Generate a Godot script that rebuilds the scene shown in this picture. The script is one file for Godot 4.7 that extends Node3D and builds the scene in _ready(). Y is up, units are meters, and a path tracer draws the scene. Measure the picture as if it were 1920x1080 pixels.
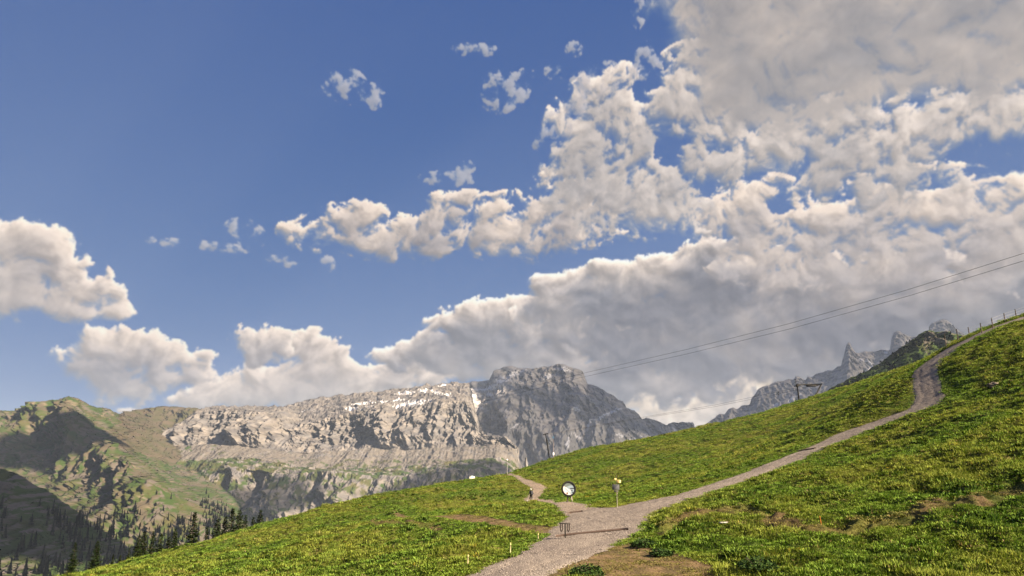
extends Node3D

# ---------------------------------------------------------------- camera figures and survey helper
const F := 1370.9                 # lens, in pixels of the 1920 x 1080 photograph
const EYE := Vector3(0, 6, 0)     # the camera stands on a six metre mast
var PITCH := atan(360.0 / F)
var SUN_TO := Vector3(0.749, 0.530, 0.398).normalized()
const EXPO := 3.7

# a point of the place from its sight line (photo pixel) and its distance in metres along the view
func at(px: float, py: float, dist: float) -> Vector3:
	var x := (px - 960.0) / F
	var y := (540.0 - py) / F
	var c := cos(PITCH)
	var s := sin(PITCH)
	var k := dist / (c - y * s)
	return EYE + Vector3(x * k, (s + y * c) * k, -dist)

func sight(px: float, py: float) -> Vector2:      # bearing and height of a sight line, degrees
	var d := (at(px, py, 100.0) - EYE).normalized()
	return Vector2(rad_to_deg(atan2(d.x, -d.z)), rad_to_deg(asin(d.y)))

func noise(seed_: int, freq: float, oct := 4, kind := FastNoiseLite.FRACTAL_FBM, gain := 0.5) -> FastNoiseLite:
	var n := FastNoiseLite.new()
	n.seed = seed_
	n.noise_type = FastNoiseLite.TYPE_SIMPLEX
	n.frequency = freq
	n.fractal_type = kind
	n.fractal_octaves = oct
	n.fractal_gain = gain
	return n

# ---------------------------------------------------------------- sky
const PPD := 4096.0 / 360.0
var n_edge: FastNoiseLite
var n_puff: FastNoiseLite
var n_warp: FastNoiseLite
var n_tone: FastNoiseLite

func sky_blue(el: float) -> Vector3:              # clear air, display-referred sRGB 0..1
	var t := pow(clampf(1.0 - el / 42.0, 0.0, 1.0), 1.5)
	return Vector3(0.205, 0.350, 0.600).lerp(Vector3(0.40, 0.545, 0.735), t)

# one bank of cloud laid over a block of sky: puffs are (bearing, height, half width, half height) in degrees
func bank(col: PackedVector3Array, w: int, h: int, az0: float, el1: float, ppd: float, puffs: Array, o: Dictionary) -> void:
	var x0 := w; var x1 := 0; var y0 := h; var y1 := 0
	for p in puffs:
		var q: Vector4 = p
		x0 = mini(x0, int((q.x - q.z * 1.5 - az0) * ppd)); x1 = maxi(x1, int((q.x + q.z * 1.5 - az0) * ppd))
		y0 = mini(y0, int((el1 - q.y - q.w * 1.5) * ppd)); y1 = maxi(y1, int((el1 - q.y + q.w * 1.5) * ppd))
	x0 = maxi(x0, 0); y0 = maxi(y0, 0); x1 = mini(x1, w - 1); y1 = mini(y1, h - 1)
	var bw := x1 - x0 + 1
	var bh := y1 - y0 + 1
	if bw < 2 or bh < 2:
		return
	var f := PackedFloat32Array(); f.resize(bw * bh)
	for p in puffs:
		var q: Vector4 = p
		var cx := (q.x - az0) * ppd - x0
		var cy := (el1 - q.y) * ppd - y0
		var rx: float = q.z * ppd * 1.35
		var ry: float = q.w * ppd * 1.35
		var neg := rx < 0.0
		rx = absf(rx)
		for j in range(maxi(0, int(cy - ry)), mini(bh, int(cy + ry) + 2)):
			var dy := (j - cy) / ry
			for i in range(maxi(0, int(cx - rx)), mini(bw, int(cx + rx) + 2)):
				var dx := (i - cx) / rx
				var g := 1.0 - dx * dx - dy * dy
				if g > 0.0:
					var k := j * bw + i
					if neg:
						f[k] *= 1.0 - 0.85 * minf(1.0, g * 1.3)
					else:
						f[k] = f[k] + g - f[k] * g
	var amp: float = o.get("amp", 0.55)
	var thr: float = o.get("thr", 0.34)
	var fine: float = o.get("fine", 1.0)
	var off: float = o.get("off", 0.0)
	var bill: float = o.get("bill", 0.5)
	var rel := PackedFloat32Array(); rel.resize(bw * bh)
	for j in bh:
		var el := el1 - (j + y0) / ppd
		for i in bw:
			var k := j * bw + i
			if f[k] <= 0.0:
				f[k] = -1.0
				continue
			var az := az0 + (i + x0) / ppd
			var wx := n_warp.get_noise_2d(az + off, el) * 0.9
			var wy := n_warp.get_noise_2d(az + 50.0 + off, el + 31.0) * 0.9
			var a := n_edge.get_noise_2d(az * fine + off + wx, el * 1.15 * fine + wy)
			var b := -n_puff.get_noise_2d(az * fine + off * 2.0 + wx, el * 1.15 * fine + wy) - 0.45
			rel[k] = f[k] + a * 1.3 + b * 0.75
			f[k] = f[k] * 1.02 + amp * (1.3 - 0.62 * f[k]) * (a * (1.0 - bill) * 3.0 + b * bill * 1.7) - thr
	# sunlight scattered towards the eye falls off with the depth of cloud it has come through from the sun, which is high on the right;
	# what is left is the skylight inside the cloud
	var soft: float = o.get("soft", 0.22)
	var dense: float = o.get("dense", 0.55)
	var lit_c: Vector3 = o.get("lit", Vector3(0.855, 0.785, 0.725))
	var dark_c: Vector3 = o.get("dark", Vector3(0.535, 0.525, 0.555))
	var rim: float = o.get("rim", 0.24)
	var most: float = o.get("most", 1.0)
	var lx: float = o.get("lx", 0.45)
	var ly: float = o.get("ly", 0.89)
	var thin: bool = o.get("thin", false)
	var steps := 9
	for j in bh:
		for i in bw:
			var k := j * bw + i
			var d := f[k]
			if d <= 0.0:
				continue
			var sum := 0.0
			var reach := 0.16
			var prev := 0.0
			for s in steps:
				var ii := i + int(lx * reach * ppd)
				var jj := j - int(ly * reach * ppd)
				if jj < 0 or ii >= bw or ii < 0:
					break
				sum += clampf(f[jj * bw + ii], 0.0, 0.85) * (reach - prev)
				prev = reach
				reach *= 1.5
			var e := int(0.32 * ppd) + 1
			var ri := clampi(i + int(lx * e) + 1, 0, bw - 1)
			var rj := clampi(j - int(ly * e), 0, bh - 1)
			var li := clampi(i - int(lx * e) - 1, 0, bw - 1)
			var lj := clampi(j + int(ly * e), 0, bh - 1)
			var slope := clampf(maxf(f[lj * bw + li], -0.1) - maxf(f[rj * bw + ri], -0.1), -0.5, 0.5)
			var bump := clampf(rel[lj * bw + li] - rel[rj * bw + ri], -0.6, 0.6)
			var a := minf(d / (soft * (1.7 if thin else clampf(1.7 - 4.5 * slope, 0.6, 3.0))), 1.0)
			a = a * a * (3.0 - 2.0 * a) * most
			var t := exp(-sum * dense)
			var tone := n_tone.get_noise_2d((i + x0) / ppd + off, (j + y0) * 1.5 / ppd)
			var c := dark_c.lerp(lit_c, clampf(t + tone * 0.45 * (1.0 - t * 0.5), 0.0, 1.0))
			c += Vector3(1.0, 0.93, 0.86) * ((0.35 * slope + 0.65 * bump) * rim * (0.25 + 0.75 * t)) + Vector3(1.0, 0.92, 0.82) * (rim * 0.55 * t * t * (1.0 - minf(d * 1.6, 1.0)))
			var z := (j + y0) * w + i + x0
			col[z] = col[z].lerp(c, a)

func block(az0: float, az1: float, el1: float, ppd: float, banks: Array) -> Image:
	var w := int(round((az1 - az0) * ppd))
	var h := int(round(el1 * ppd))
	var col := PackedVector3Array(); col.resize(w * h)
	for j in h:
		var c := sky_blue(el1 - (j + 0.5) / ppd)
		for i in w:
			col[j * w + i] = c
	for b in banks:
		bank(col, w, h, az0, el1, ppd, b[0], b[1])
	var bytes := PackedByteArray(); bytes.resize(w * h * 3)
	var r := RandomNumberGenerator.new(); r.seed = 5
	for k in w * h:
		var c := col[k]
		var d := r.randf()
		bytes[k * 3] = clampi(int(c.x * 255.0 + d), 0, 255)
		bytes[k * 3 + 1] = clampi(int(c.y * 255.0 + d), 0, 255)
		bytes[k * 3 + 2] = clampi(int(c.z * 255.0 + d), 0, 255)
	return Image.create_from_data(w, h, false, Image.FORMAT_RGB8, bytes)

func puffs_of(list: Array) -> Array:              # photo figures to degrees; a negative width is a gap
	var out := []
	for p in list:
		var c := sight(p[0], p[1])
		var k := 57.3 / F
		out.append(Vector4(c.x, c.y, p[2] * k, p[3] * k))
	return out

func make_sky() -> PanoramaSkyMaterial:
	n_edge = noise(11, 0.2, 7, FastNoiseLite.FRACTAL_FBM, 0.64)
	n_puff = noise(23, 0.42, 4, FastNoiseLite.FRACTAL_FBM, 0.5)
	n_puff.noise_type = FastNoiseLite.TYPE_CELLULAR
	n_puff.cellular_return_type = FastNoiseLite.RETURN_DISTANCE
	n_puff.cellular_jitter = 1.0
	n_tone = noise(47, 0.13, 4)
	n_warp = noise(31, 0.16, 3)
	var banks := []
	# far, low bank above the left ridge and the cliffs
	banks.append([puffs_of([[350, 752, 40, 12], [420, 737, 60, 28], [480, 722, 60, 30], [540, 717, 60, 35], [600, 702, 60, 42], [640, 717, 70, 30], [705, 730, 50, 16], [240, 770, 14, 5], [600, 745, 200, 20], [760, 700, 80, 30], [590, 655, 48, 32], [625, 680, 40, 25]]), {"off": 12.0, "amp": 0.68, "bill": 0.6, "dense": 0.42, "fine": 1.3, "dark": Vector3(0.62, 0.59, 0.59)}])
	banks.append([puffs_of([[480, 638, 40, 26], [500, 660, 36, 26], [515, 630, 25, 18], [475, 675, 18, 12], [190, 638, 40, 26], [170, 680, 48, 32], [240, 692, 80, 48], [300, 660, 45, 34], [330, 702, 60, 26], [372, 698, 22, 14], [250, 728, 70, 14], [382, 664, 20, 7]]), {"off": 31.0, "amp": 0.72, "bill": 0.55, "dense": 0.5, "fine": 1.5, "soft": 0.28}])
	# behind the peaks on the right
	banks.append([puffs_of([[1180, 745, 60, 30], [1235, 765, 40, 20], [1300, 768, 40, 14], [1350, 750, 60, 26], [1420, 715, 70, 40], [1500, 700, 80, 40], [1860, 612, 26, 16], [1905, 585, 22, 30], [1640, 650, 60, 30], [1740, 615, 40, 14], [1600, 690, 120, 40], [1180, 800, 60, 24], [1270, 800, 70, 22], [1400, 760, 80, 30], [1320, 790, 60, 20]]), {"off": 51.0, "amp": 0.5, "dense": 0.12, "fine": 1.5, "lit": Vector3(0.93, 0.85, 0.76)}])
	# the long grey bank with bright heads
	banks.append([puffs_of([[830, 605, 36, 14], [880, 592, 50, 26], [940, 588, 60, 32], [985, 572, 40, 18], [900, 632, 100, 40], [1000, 625, 100, 60], [820, 652, 60, 24], [770, 668, 70, 25], [870, 672, 90, 38], [1000, 690, 120, 44], [1120, 665, 120, 70], [1250, 690, 130, 60], [1400, 670, 150, 60], [1550, 640, 150, 60], [1660, 600, 110, 60], [1150, 720, 90, 30]]), {"off": 71.0, "amp": 0.68, "bill": 0.6, "dense": 0.8, "fine": 1.2, "rim": 0.34, "dark": Vector3(0.51, 0.505, 0.535)}])
	banks.append([puffs_of([[1130, 512, 50, 22], [1100, 540, 90, 40], [1195, 528, 60, 40], [1250, 502, 45, 24], [1305, 488, 52, 26], [1345, 520, 90, 60], [1180, 585, 150, 60], [1320, 605, 180, 80], [1500, 585, 200, 90], [1700, 565, 200, 80], [1870, 555, 110, 60], [1025, 540, 28, 22], [1055, 585, 80, 48], [1930, 600, 60, 40], [1220, 640, 120, 50], [1800, 605, 90, 20]]), {"off": 93.0, "amp": 0.66, "bill": 0.62, "dense": 1.05, "fine": 1.1, "rim": 0.34, "dark": Vector3(0.495, 0.495, 0.53)}])
	# middle cream masses
	banks.append([puffs_of([[600, 437, 60, 28], [650, 424, 70, 34], [690, 396, 36, 22], [720, 442, 80, 36], [785, 462, 70, 24], [830, 388, 32, 24], [860, 424, 66, 36], [880, 382, 46, 22], [925, 432, 60, 42], [965, 420, 70, 50], [1010, 438, 70, 42], [1060, 420, 55, 42], [550, 432, 26, 16], [955, 468, 60, 12], [1040, 370, 50, 40], [1100, 400, 70, 50]]), {"off": 117.0, "amp": 0.78, "bill": 0.35, "dense": 0.36, "soft": 0.4, "fine": 1.3, "dark": Vector3(0.58, 0.56, 0.575)}])
	banks.append([puffs_of([[30, 472, 60, 42], [70, 455, 50, 28], [100, 515, 66, 38], [160, 560, 60, 32], [200, 578, 40, 18], [232, 582, 22, 16], [20, 530, 60, 46], [100, 565, 70, 16], [-40, 500, 70, 60], [215, 556, 14, 12]]), {"off": 133.0, "amp": 0.7, "bill": 0.55, "soft": 0.28, "dense": 0.42, "fine": 1.1, "dark": Vector3(0.585, 0.565, 0.58)}])
	banks.append([puffs_of([[1400, 372, 80, 35], [1385, 425, 70, 45], [1490, 400, 60, 34], [1600, 400, 100, 50], [1700, 400, 120, 60], [1800, 390, 100, 40], [1890, 380, 70, 44], [1500, 450, 120, 60], [1650, 470, 150, 60], [1800, 460, 130, 60], [1910, 450, 70, 70], [1560, 505, 150, 40], [1515, 375, -62, 20], [1760, 335, -60, 14], [1440, 480, 90, 40], [1990, 420, 80, 80]]), {"off": 151.0, "amp": 0.66, "thr": 0.26, "bill": 0.38, "dense": 0.32, "soft": 0.4, "fine": 1.15, "dark": Vector3(0.57, 0.56, 0.585)}])
	banks.append([puffs_of([[1100, 245, 70, 70], [1060, 320, 46, 46], [1150, 185, 70, 50], [1200, 260, 100, 90], [1150, 340, 100, 70], [1095, 385, 70, 50], [1220, 390, 90, 46], [1285, 400, 56, 36], [1300, 190, 80, 80], [1350, 302, 66, 38], [1420, 280, 60, 42], [1520, 272, 100, 56], [1600, 235, 90, 50], [1700, 232, 90, 36], [1780, 232, 80, 46], [1680, 295, 120, 46], [1850, 200, 60, 30], [1860, 240, 50, 30], [1560, 330, 100, 34], [1700, 335, 90, 36], [1270, 285, -50, 24], [1880, 300, -70, 40], [1950, 190, 80, 60], [1210, 170, -30, 16]]), {"off": 177.0, "amp": 0.7, "thr": 0.26, "bill": 0.36, "dense": 0.26, "soft": 0.42, "fine": 1.15, "dark": Vector3(0.58, 0.57, 0.585), "lit": Vector3(0.845, 0.79, 0.745)}])
	banks.append([puffs_of([[1215, 110, 22, 24], [1190, 140, 20, 14], [1130, 140, 30, 20], [1085, 190, 26, 24], [1040, 240, 26, 24], [1010, 260, 14, 16], [1100, 160, 30, 20], [650, 160, 32, 24], [692, 187, 22, 13], [612, 172, 12, 10], [838, 334, 44, 11], [872, 312, 16, 10], [890, 92, 40, 9], [922, 143, 16, 12], [950, 165, 38, 24], [985, 140, 15, 10], [700, 165, 20, 8], [935, 185, 30, 20], [1075, 92, 14, 11], [1040, 132, 18, 12], [1195, 20, 12, 22], [328, 456, 20, 7], [410, 462, 42, 7], [450, 428, 22, 16], [470, 442, 20, 18], [612, 494, 12, 12], [520, 484, 24, 5], [280, 448, 8, 5], [545, 495, 12, 5]]), {"off": 203.0, "amp": 1.5, "bill": 0.0, "dense": 0.2, "soft": 0.85, "fine": 2.4, "thr": 0.2, "most": 0.75, "thin": true, "rim": 0.1, "lit": Vector3(0.80, 0.765, 0.76)}])
	# high smooth grey base overhead
	banks.append([puffs_of([[1400, 100, 140, 130], [1550, 90, 200, 130], [1700, 60, 150, 80], [1345, 60, 80, 60], [1460, 190, 130, 44], [1310, 25, 50, 40], [1850, 90, 130, 60], [1600, 160, 150, 40], [1500, -60, 260, 100], [1700, -120, 300, 120], [1900, 20, 140, 80], [2000, 60, 150, 120]]), {"off": 229.0, "amp": 0.2, "thr": 0.2, "bill": 0.2, "dense": 0.30, "soft": 0.45, "dark": Vector3(0.575, 0.565, 0.58), "lit": Vector3(0.83, 0.77, 0.72), "rim": 0.12, "fine": 0.7}])
	var near := block(-45.0, 45.0, 45.0, PPD, banks)
	# the rest of the sky carries clouds of the same kinds
	var r := RandomNumberGenerator.new(); r.seed = 77
	var rest := []
	for g in 30:
		var ps := []
		var c := Vector2(r.randf_range(50.0, 310.0), pow(r.randf(), 1.2) * 75.0 + 4.0)
		if g % 4 == 0:
			c = Vector2(r.randf_range(-40.0, 40.0), r.randf_range(56.0, 82.0))
		for k in 9:
			ps.append(Vector4(c.x + r.randfn() * 9.0, c.y + r.randfn() * 3.0, r.randf_range(2.5, 7.0), r.randf_range(1.5, 4.0)))
			var q: Vector4 = ps[-1]
			ps.append(Vector4(q.x - 360.0, q.y, q.z, q.w))
		rest.append([ps, {"off": 17.0 * g, "amp": 0.55, "dense": 0.35, "soft": 0.3}])
	var wide := block(-180.0, 180.0, 90.0, PPD / 4.0, banks + rest)
	wide.resize(4096, 1024, Image.INTERPOLATE_CUBIC)
	# blend the finer block in over its margins
	var x0 := int((180.0 - 45.0) * PPD)
	var y0 := 1024 - near.get_height()
	for j in near.get_height():
		for i in near.get_width():
			var m := minf(minf(i, near.get_width() - 1 - i) / 60.0, j / 60.0)
			if m < 1.0:
				near.set_pixel(i, j, wide.get_pixel(x0 + i, y0 + j).lerp(near.get_pixel(i, j), m))
	wide.blit_rect(near, Rect2i(0, 0, near.get_width(), near.get_height()), Vector2i(x0, y0))
	var img := Image.create_empty(4096, 2048, false, Image.FORMAT_RGB8)
	img.fill(Color(0.36, 0.42, 0.40))
	img.blit_rect(wide, Rect2i(0, 0, 4096, 1024), Vector2i(0, 0))
	var m := PanoramaSkyMaterial.new()
	m.panorama = ImageTexture.create_from_image(img)
	m.energy_multiplier = 1.0 / EXPO
	return m

func camera_and_light() -> void:
	var cam := Camera3D.new()
	cam.name = "camera"
	cam.fov = 43.0
	cam.near = 0.5
	cam.far = 40000.0
	cam.position = EYE
	cam.rotation.x = PITCH
	add_child(cam)
	var e := Environment.new()
	e.tonemap_mode = Environment.TONE_MAPPER_LINEAR
	e.tonemap_exposure = EXPO
	e.background_mode = Environment.BG_SKY
	var sky := Sky.new()
	sky.sky_material = make_sky()
	e.sky = sky
	e.sky_rotation = Vector3(0, PI, 0)
	e.sdfgi_enabled = true
	e.ssao_enabled = true
	e.ssil_enabled = true
	e.fog_enabled = true
	e.fog_density = 0.000034
	e.fog_light_color = Color(0.80, 0.88, 1.0)
	var we := WorldEnvironment.new()
	we.name = "environment"
	we.environment = e
	add_child(we)
	var sun := DirectionalLight3D.new()
	sun.name = "sun"
	sun.light_energy = 1.6
	sun.light_color = Color(1.0, 0.91, 0.78)
	sun.light_angular_distance = 0.5
	sun.shadow_enabled = true
	add_child(sun)
	sun.look_at_from_position(SUN_TO * 100.0, Vector3.ZERO, Vector3.UP)

# ---------------------------------------------------------------- helpers for things
func tag(o: Node, label := "", category := "", group := "", kind := "") -> Node:
	if label != "": o.set_meta("label", label)
	if category != "": o.set_meta("category", category)
	if group != "": o.set_meta("group", group)
	if kind != "": o.set_meta("kind", kind)
	return o

var used := {}
func numbered(called: String) -> String:
	var n: int = used.get(called, 0)
	used[called] = n + 1
	return called if n == 0 else "%s_%03d" % [called, n]

func thing(called: String, where: Vector3, turn := 0.0) -> Node3D:
	var o := Node3D.new()
	o.name = numbered(called)
	add_child(o)
	o.position = where
	o.rotation.y = turn
	return o

func put(called: String, mesh: Mesh, m: Material, parent: Node) -> MeshInstance3D:
	var o := MeshInstance3D.new()
	o.name = called if parent != self else numbered(called)
	o.mesh = mesh
	o.material_override = m
	parent.add_child(o, true)
	return o

func mat(c: Color, rough := 0.8, metal := 0.0) -> StandardMaterial3D:   # c is a linear base colour
	var m := StandardMaterial3D.new()
	m.albedo_color = c.linear_to_srgb()
	m.roughness = rough
	m.metallic = metal
	return m

func painted_by_vertex(rough := 0.95) -> StandardMaterial3D:
	var m := StandardMaterial3D.new()
	m.vertex_color_use_as_albedo = true
	m.roughness = rough
	m.metallic_specular = 0.15
	return m

func start() -> SurfaceTool:
	var st := SurfaceTool.new()
	st.begin(Mesh.PRIMITIVE_TRIANGLES)
	return st

# a tapered tube through points, radii r0..r1
func tube(st: SurfaceTool, pts: Array, r0: float, r1: float, sides := 6) -> void:
	var rings := []
	for i in pts.size():
		var p: Vector3 = pts[i]
		var d: Vector3 = (pts[mini(i + 1, pts.size() - 1)] - pts[maxi(i - 1, 0)]).normalized()
		var u := d.cross(Vector3.FORWARD if absf(d.z) < 0.9 else Vector3.RIGHT).normalized()
		var v := d.cross(u)
		var r := lerpf(r0, r1, float(i) / maxf(pts.size() - 1, 1))
		var ring := []
		for k in sides:
			var a := TAU * k / sides
			ring.append(p + (u * cos(a) + v * sin(a)) * r)
		rings.append(ring)
	for i in rings.size() - 1:
		for k in sides:
			var n := (k + 1) % sides
			for q in [rings[i][k], rings[i + 1][k], rings[i][n], rings[i][n], rings[i + 1][k], rings[i + 1][n]]:
				st.add_vertex(q)
	for e in [0, rings.size() - 1]:
		for k in range(1, sides - 1):
			var tri: Array = [rings[e][0], rings[e][k], rings[e][k + 1]] if e > 0 else [rings[e][0], rings[e][k + 1], rings[e][k]]
			for q in tri: st.add_vertex(q)

# a box with chamfered upright edges, centred at c, half sizes h, turned by basis b
func slab(st: SurfaceTool, c: Vector3, h: Vector3, b := Basis.IDENTITY, cut := 0.12) -> void:
	var k := minf(h.x, minf(h.y, h.z)) * cut * 2.0
	var v := []
	for s in [-1.0, 1.0]:
		for q in [[-1, -1, 0], [-1, -1, 1], [1, -1, 1], [1, -1, 0], [1, 1, 0], [1, 1, 1], [-1, 1, 1], [-1, 1, 0]]:
			var x: float = q[0] * (h.x - (k if q[2] == 1 else 0.0))
			var y: float = q[1] * (h.y - (k if q[2] == 0 else 0.0))
			v.append(c + b * Vector3(x, y, s * h.z))
	for i in 8:
		var n := (i + 1) % 8
		for q in [v[i], v[i + 8], v[n], v[n], v[i + 8], v[n + 8]]: st.add_vertex(q)
	for i in range(1, 7):
		for q in [v[0], v[i], v[i + 1], v[8], v[8 + i + 1], v[8 + i]]: st.add_vertex(q)

func done(st: SurfaceTool) -> ArrayMesh:
	st.generate_normals()
	return st.commit()

func grid_mesh(v: PackedVector3Array, c: PackedColorArray, w: int, h: int) -> ArrayMesh:
	var idx := PackedInt32Array(); idx.resize((w - 1) * (h - 1) * 6)
	var nrm := PackedVector3Array(); nrm.resize(w * h)
	var k := 0
	for j in h - 1:
		for i in w - 1:
			var a := j * w + i
			idx[k] = a; idx[k + 1] = a + w; idx[k + 2] = a + 1
			idx[k + 3] = a + 1; idx[k + 4] = a + w; idx[k + 5] = a + w + 1
			k += 6
	for j in h:
		for i in w:
			var dx := v[j * w + mini(i + 1, w - 1)] - v[j * w + maxi(i - 1, 0)]
			var dy := v[mini(j + 1, h - 1) * w + i] - v[maxi(j - 1, 0) * w + i]
			nrm[j * w + i] = dx.cross(dy).normalized()
	# all sheets face the camera side / upwards
	var flip := 0
	for t in range(0, w * h, maxi(1, w * h / 200)):
		flip += 1 if nrm[t].y < 0.0 else -1
	if flip > 0:
		for t in w * h: nrm[t] = -nrm[t]
		for t in range(0, idx.size(), 3):
			var s := idx[t + 1]; idx[t + 1] = idx[t + 2]; idx[t + 2] = s
	var arr := []
	arr.resize(Mesh.ARRAY_MAX)
	arr[Mesh.ARRAY_VERTEX] = v
	arr[Mesh.ARRAY_NORMAL] = nrm
	arr[Mesh.ARRAY_COLOR] = c
	arr[Mesh.ARRAY_INDEX] = idx
	var m := ArrayMesh.new()
	m.add_surface_from_arrays(Mesh.PRIMITIVE_TRIANGLES, arr)
	return m

# ---------------------------------------------------------------- the meadow's shape: a thin plate through surveyed points
const SURVEY := [
	[1000,1078,35],[800,1072,40],[600,1072,50],[400,1068,64],[220,1070,82],[1200,1078,33],[1500,1078,31],[1900,1078,30],
	[1060,1008,47],[1157,952,66],[996,943,112],[1070,940,92],[957,893,168],[1300,925,66],[1500,850,84],[1700,770,88],[1740,690,98],[1790,645,112],
	[1900,800,58],[1900,940,40],[1600,950,46],[1400,1000,42],[1650,850,70],[1500,950,50],[900,960,80],[700,985,85],[800,930,120],[500,1030,85],[350,1050,85],
	[150,1082,92],[300,1041,105],[400,1012,118],[500,984,130],[600,957,142],[700,934,150],[800,914,158],[885,899,166],
	[1030,863,200],[1100,844,206],[1200,827,208],[1300,804,210],[1400,783,210],[1500,754,205],[1600,723,196],[1700,689,180],[1200,838,170],[1400,798,170],[1300,812,190],[1560,748,165],
	[1800,642,135],[1870,610,124],[1920,594,118],[1100,890,140],[1300,860,135],[1500,806,140],[1600,780,125]]
const AROUND := [
	[0,0,0],[-40,0,0],[40,2,0],[0,-1,40],[60,6,30],[-60,-3,30],[-120,-36,-170],[-60,-30,-230],[-5,-22,-290],[40,-8,-320],[110,10,-360],[180,28,-340],[150,36,-200],[140,38,-110],
	[110,30,-60],[-110,-16,-60],[-160,-40,-80],[-200,-70,-300],[-60,-60,-340],[60,-50,-420],[260,40,-420],[260,70,-120],[200,10,-440]]
const GX0 := -260.0
const GZ0 := -470.0
const GS := 2.0
const GW := 281
const GH := 276
var base_h := PackedFloat32Array()
var n_hum: FastNoiseLite
var n_roll: FastNoiseLite
var n_patch: FastNoiseLite
var n_patch2: FastNoiseLite

func survey_ground() -> void:
	var pts := []
	for s in SURVEY: pts.append(at(s[0], s[1], s[2]))
	for s in AROUND: pts.append(Vector3(s[0], s[1], s[2]))
	var n := pts.size()
	var m := n + 3
	var a := []
	for i in m:
		var row := PackedFloat64Array(); row.resize(m + 1)
		if i < n:
			var p: Vector3 = pts[i]
			for j in n:
				var q: Vector3 = pts[j]
				var r2 := ((p.x - q.x) * (p.x - q.x) + (p.z - q.z) * (p.z - q.z)) * 1e-4
				row[j] = 0.5 * r2 * log(r2) if r2 > 0.0 else 2e-4
			row[n] = 1.0; row[n + 1] = p.x / 100.0; row[n + 2] = p.z / 100.0
			row[m] = p.y
		else:
			for j in n:
				row[j] = [1.0, pts[j].x / 100.0, pts[j].z / 100.0][i - n]
		a.append(row)
	for c in m:
		var best := c
		for r in range(c + 1, m):
			if absf(a[r][c]) > absf(a[best][c]): best = r
		var swap: PackedFloat64Array = a[c]; a[c] = a[best]; a[best] = swap
		var top: PackedFloat64Array = a[c]
		for r in m:
			if r != c:
				var row: PackedFloat64Array = a[r]
				var k: float = row[c] / top[c]
				if k != 0.0:
					for j in range(c, m + 1): row[j] -= k * top[j]
					a[r] = row
	var w := PackedFloat64Array(); w.resize(m)
	for i in m: w[i] = a[i][m] / a[i][i]
	var qx := PackedFloat64Array(); var qz := PackedFloat64Array()
	for p in pts:
		qx.append(p.x / 100.0); qz.append(p.z / 100.0)
	base_h.resize(GW * GH)
	for j in GH:
		var z := (GZ0 + j * GS) / 100.0
		for i in GW:
			var x := (GX0 + i * GS) / 100.0
			var h := w[n] + w[n + 1] * x + w[n + 2] * z
			for k in n:
				var dx := x - qx[k]
				var dz := z - qz[k]
				var r2 := dx * dx + dz * dz
				if r2 > 0.0: h += w[k] * 0.5 * r2 * log(r2)
			base_h[j * GW + i] = h

func lie(x: float, z: float) -> float:            # the smooth lie of the land
	var u := clampf((x - GX0) / GS, 1.0, GW - 3.001)
	var v := clampf((z - GZ0) / GS, 1.0, GH - 3.001)
	var i := int(u)
	var j := int(v)
	u -= i; v -= j
	var k := j * GW + i
	return lerpf(lerpf(base_h[k], base_h[k + 1], u), lerpf(base_h[k + GW], base_h[k + GW + 1], u), v)

func sight_ground(px: float, py: float) -> Vector3:   # where a sight line meets the meadow
	var d := at(px, py, 1.0) - EYE
	var t := 18.0
	while t < 330.0:
		var p := EYE + d * t
		if p.y < lie(p.x, p.z):
			var lo := t - 1.0
			var hi := t
			for k in 12:
				var mid := (lo + hi) * 0.5
				var q := EYE + d * mid
				if q.y < lie(q.x, q.z): hi = mid
				else: lo = mid
			return EYE + d * hi
		t += 1.0
	# just over the crest: the nearest the line comes to the ground
	var best := 1e9
	var hit := EYE + d * 150.0
	t = 60.0
	while t < 260.0:
		var p := EYE + d * t
		var gap := p.y - lie(p.x, p.z)
		if gap < best:
			best = gap; hit = Vector3(p.x, lie(p.x, p.z), p.z)
		t += 1.0
	return hit

# what covers the ground: 0 grass, 1 gravel path, 2 bare soil, 3 thin trodden grass
const CX0 := -120.0
const CZ0 := -230.0
const CS := 0.25
const CW := 1000
const CH := 880
var cover := PackedByteArray()
var by_path := PackedByteArray()      # 255 on a path, falling to 0 three metres off

func cover_at(x: float, z: float) -> int:
	var i := int((x - CX0) / CS)
	var j := int((z - CZ0) / CS)
	if i < 0 or j < 0 or i >= CW or j >= CH: return 0
	return cover[j * CW + i]

func set_cover(x: float, z: float, what: int) -> void:
	var i := int((x - CX0) / CS)
	var j := int((z - CZ0) / CS)
	if i >= 0 and j >= 0 and i < CW and j < CH and cover[j * CW + i] != 1:
		cover[j * CW + i] = what

func path_near(x: float, z: float) -> float:
	var i := int((x - CX0) / CS)
	var j := int((z - CZ0) / CS)
	if i < 0 or j < 0 or i >= CW or j >= CH: return 0.0
	return by_path[j * CW + i] / 255.0

func mark_near(x: float, z: float, much: float) -> void:
	var i := int((x - CX0) / CS)
	var j := int((z - CZ0) / CS)
	if i >= 0 and j >= 0 and i < CW and j < CH:
		by_path[j * CW + i] = maxi(by_path[j * CW + i], int(much * 255.0))

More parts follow.
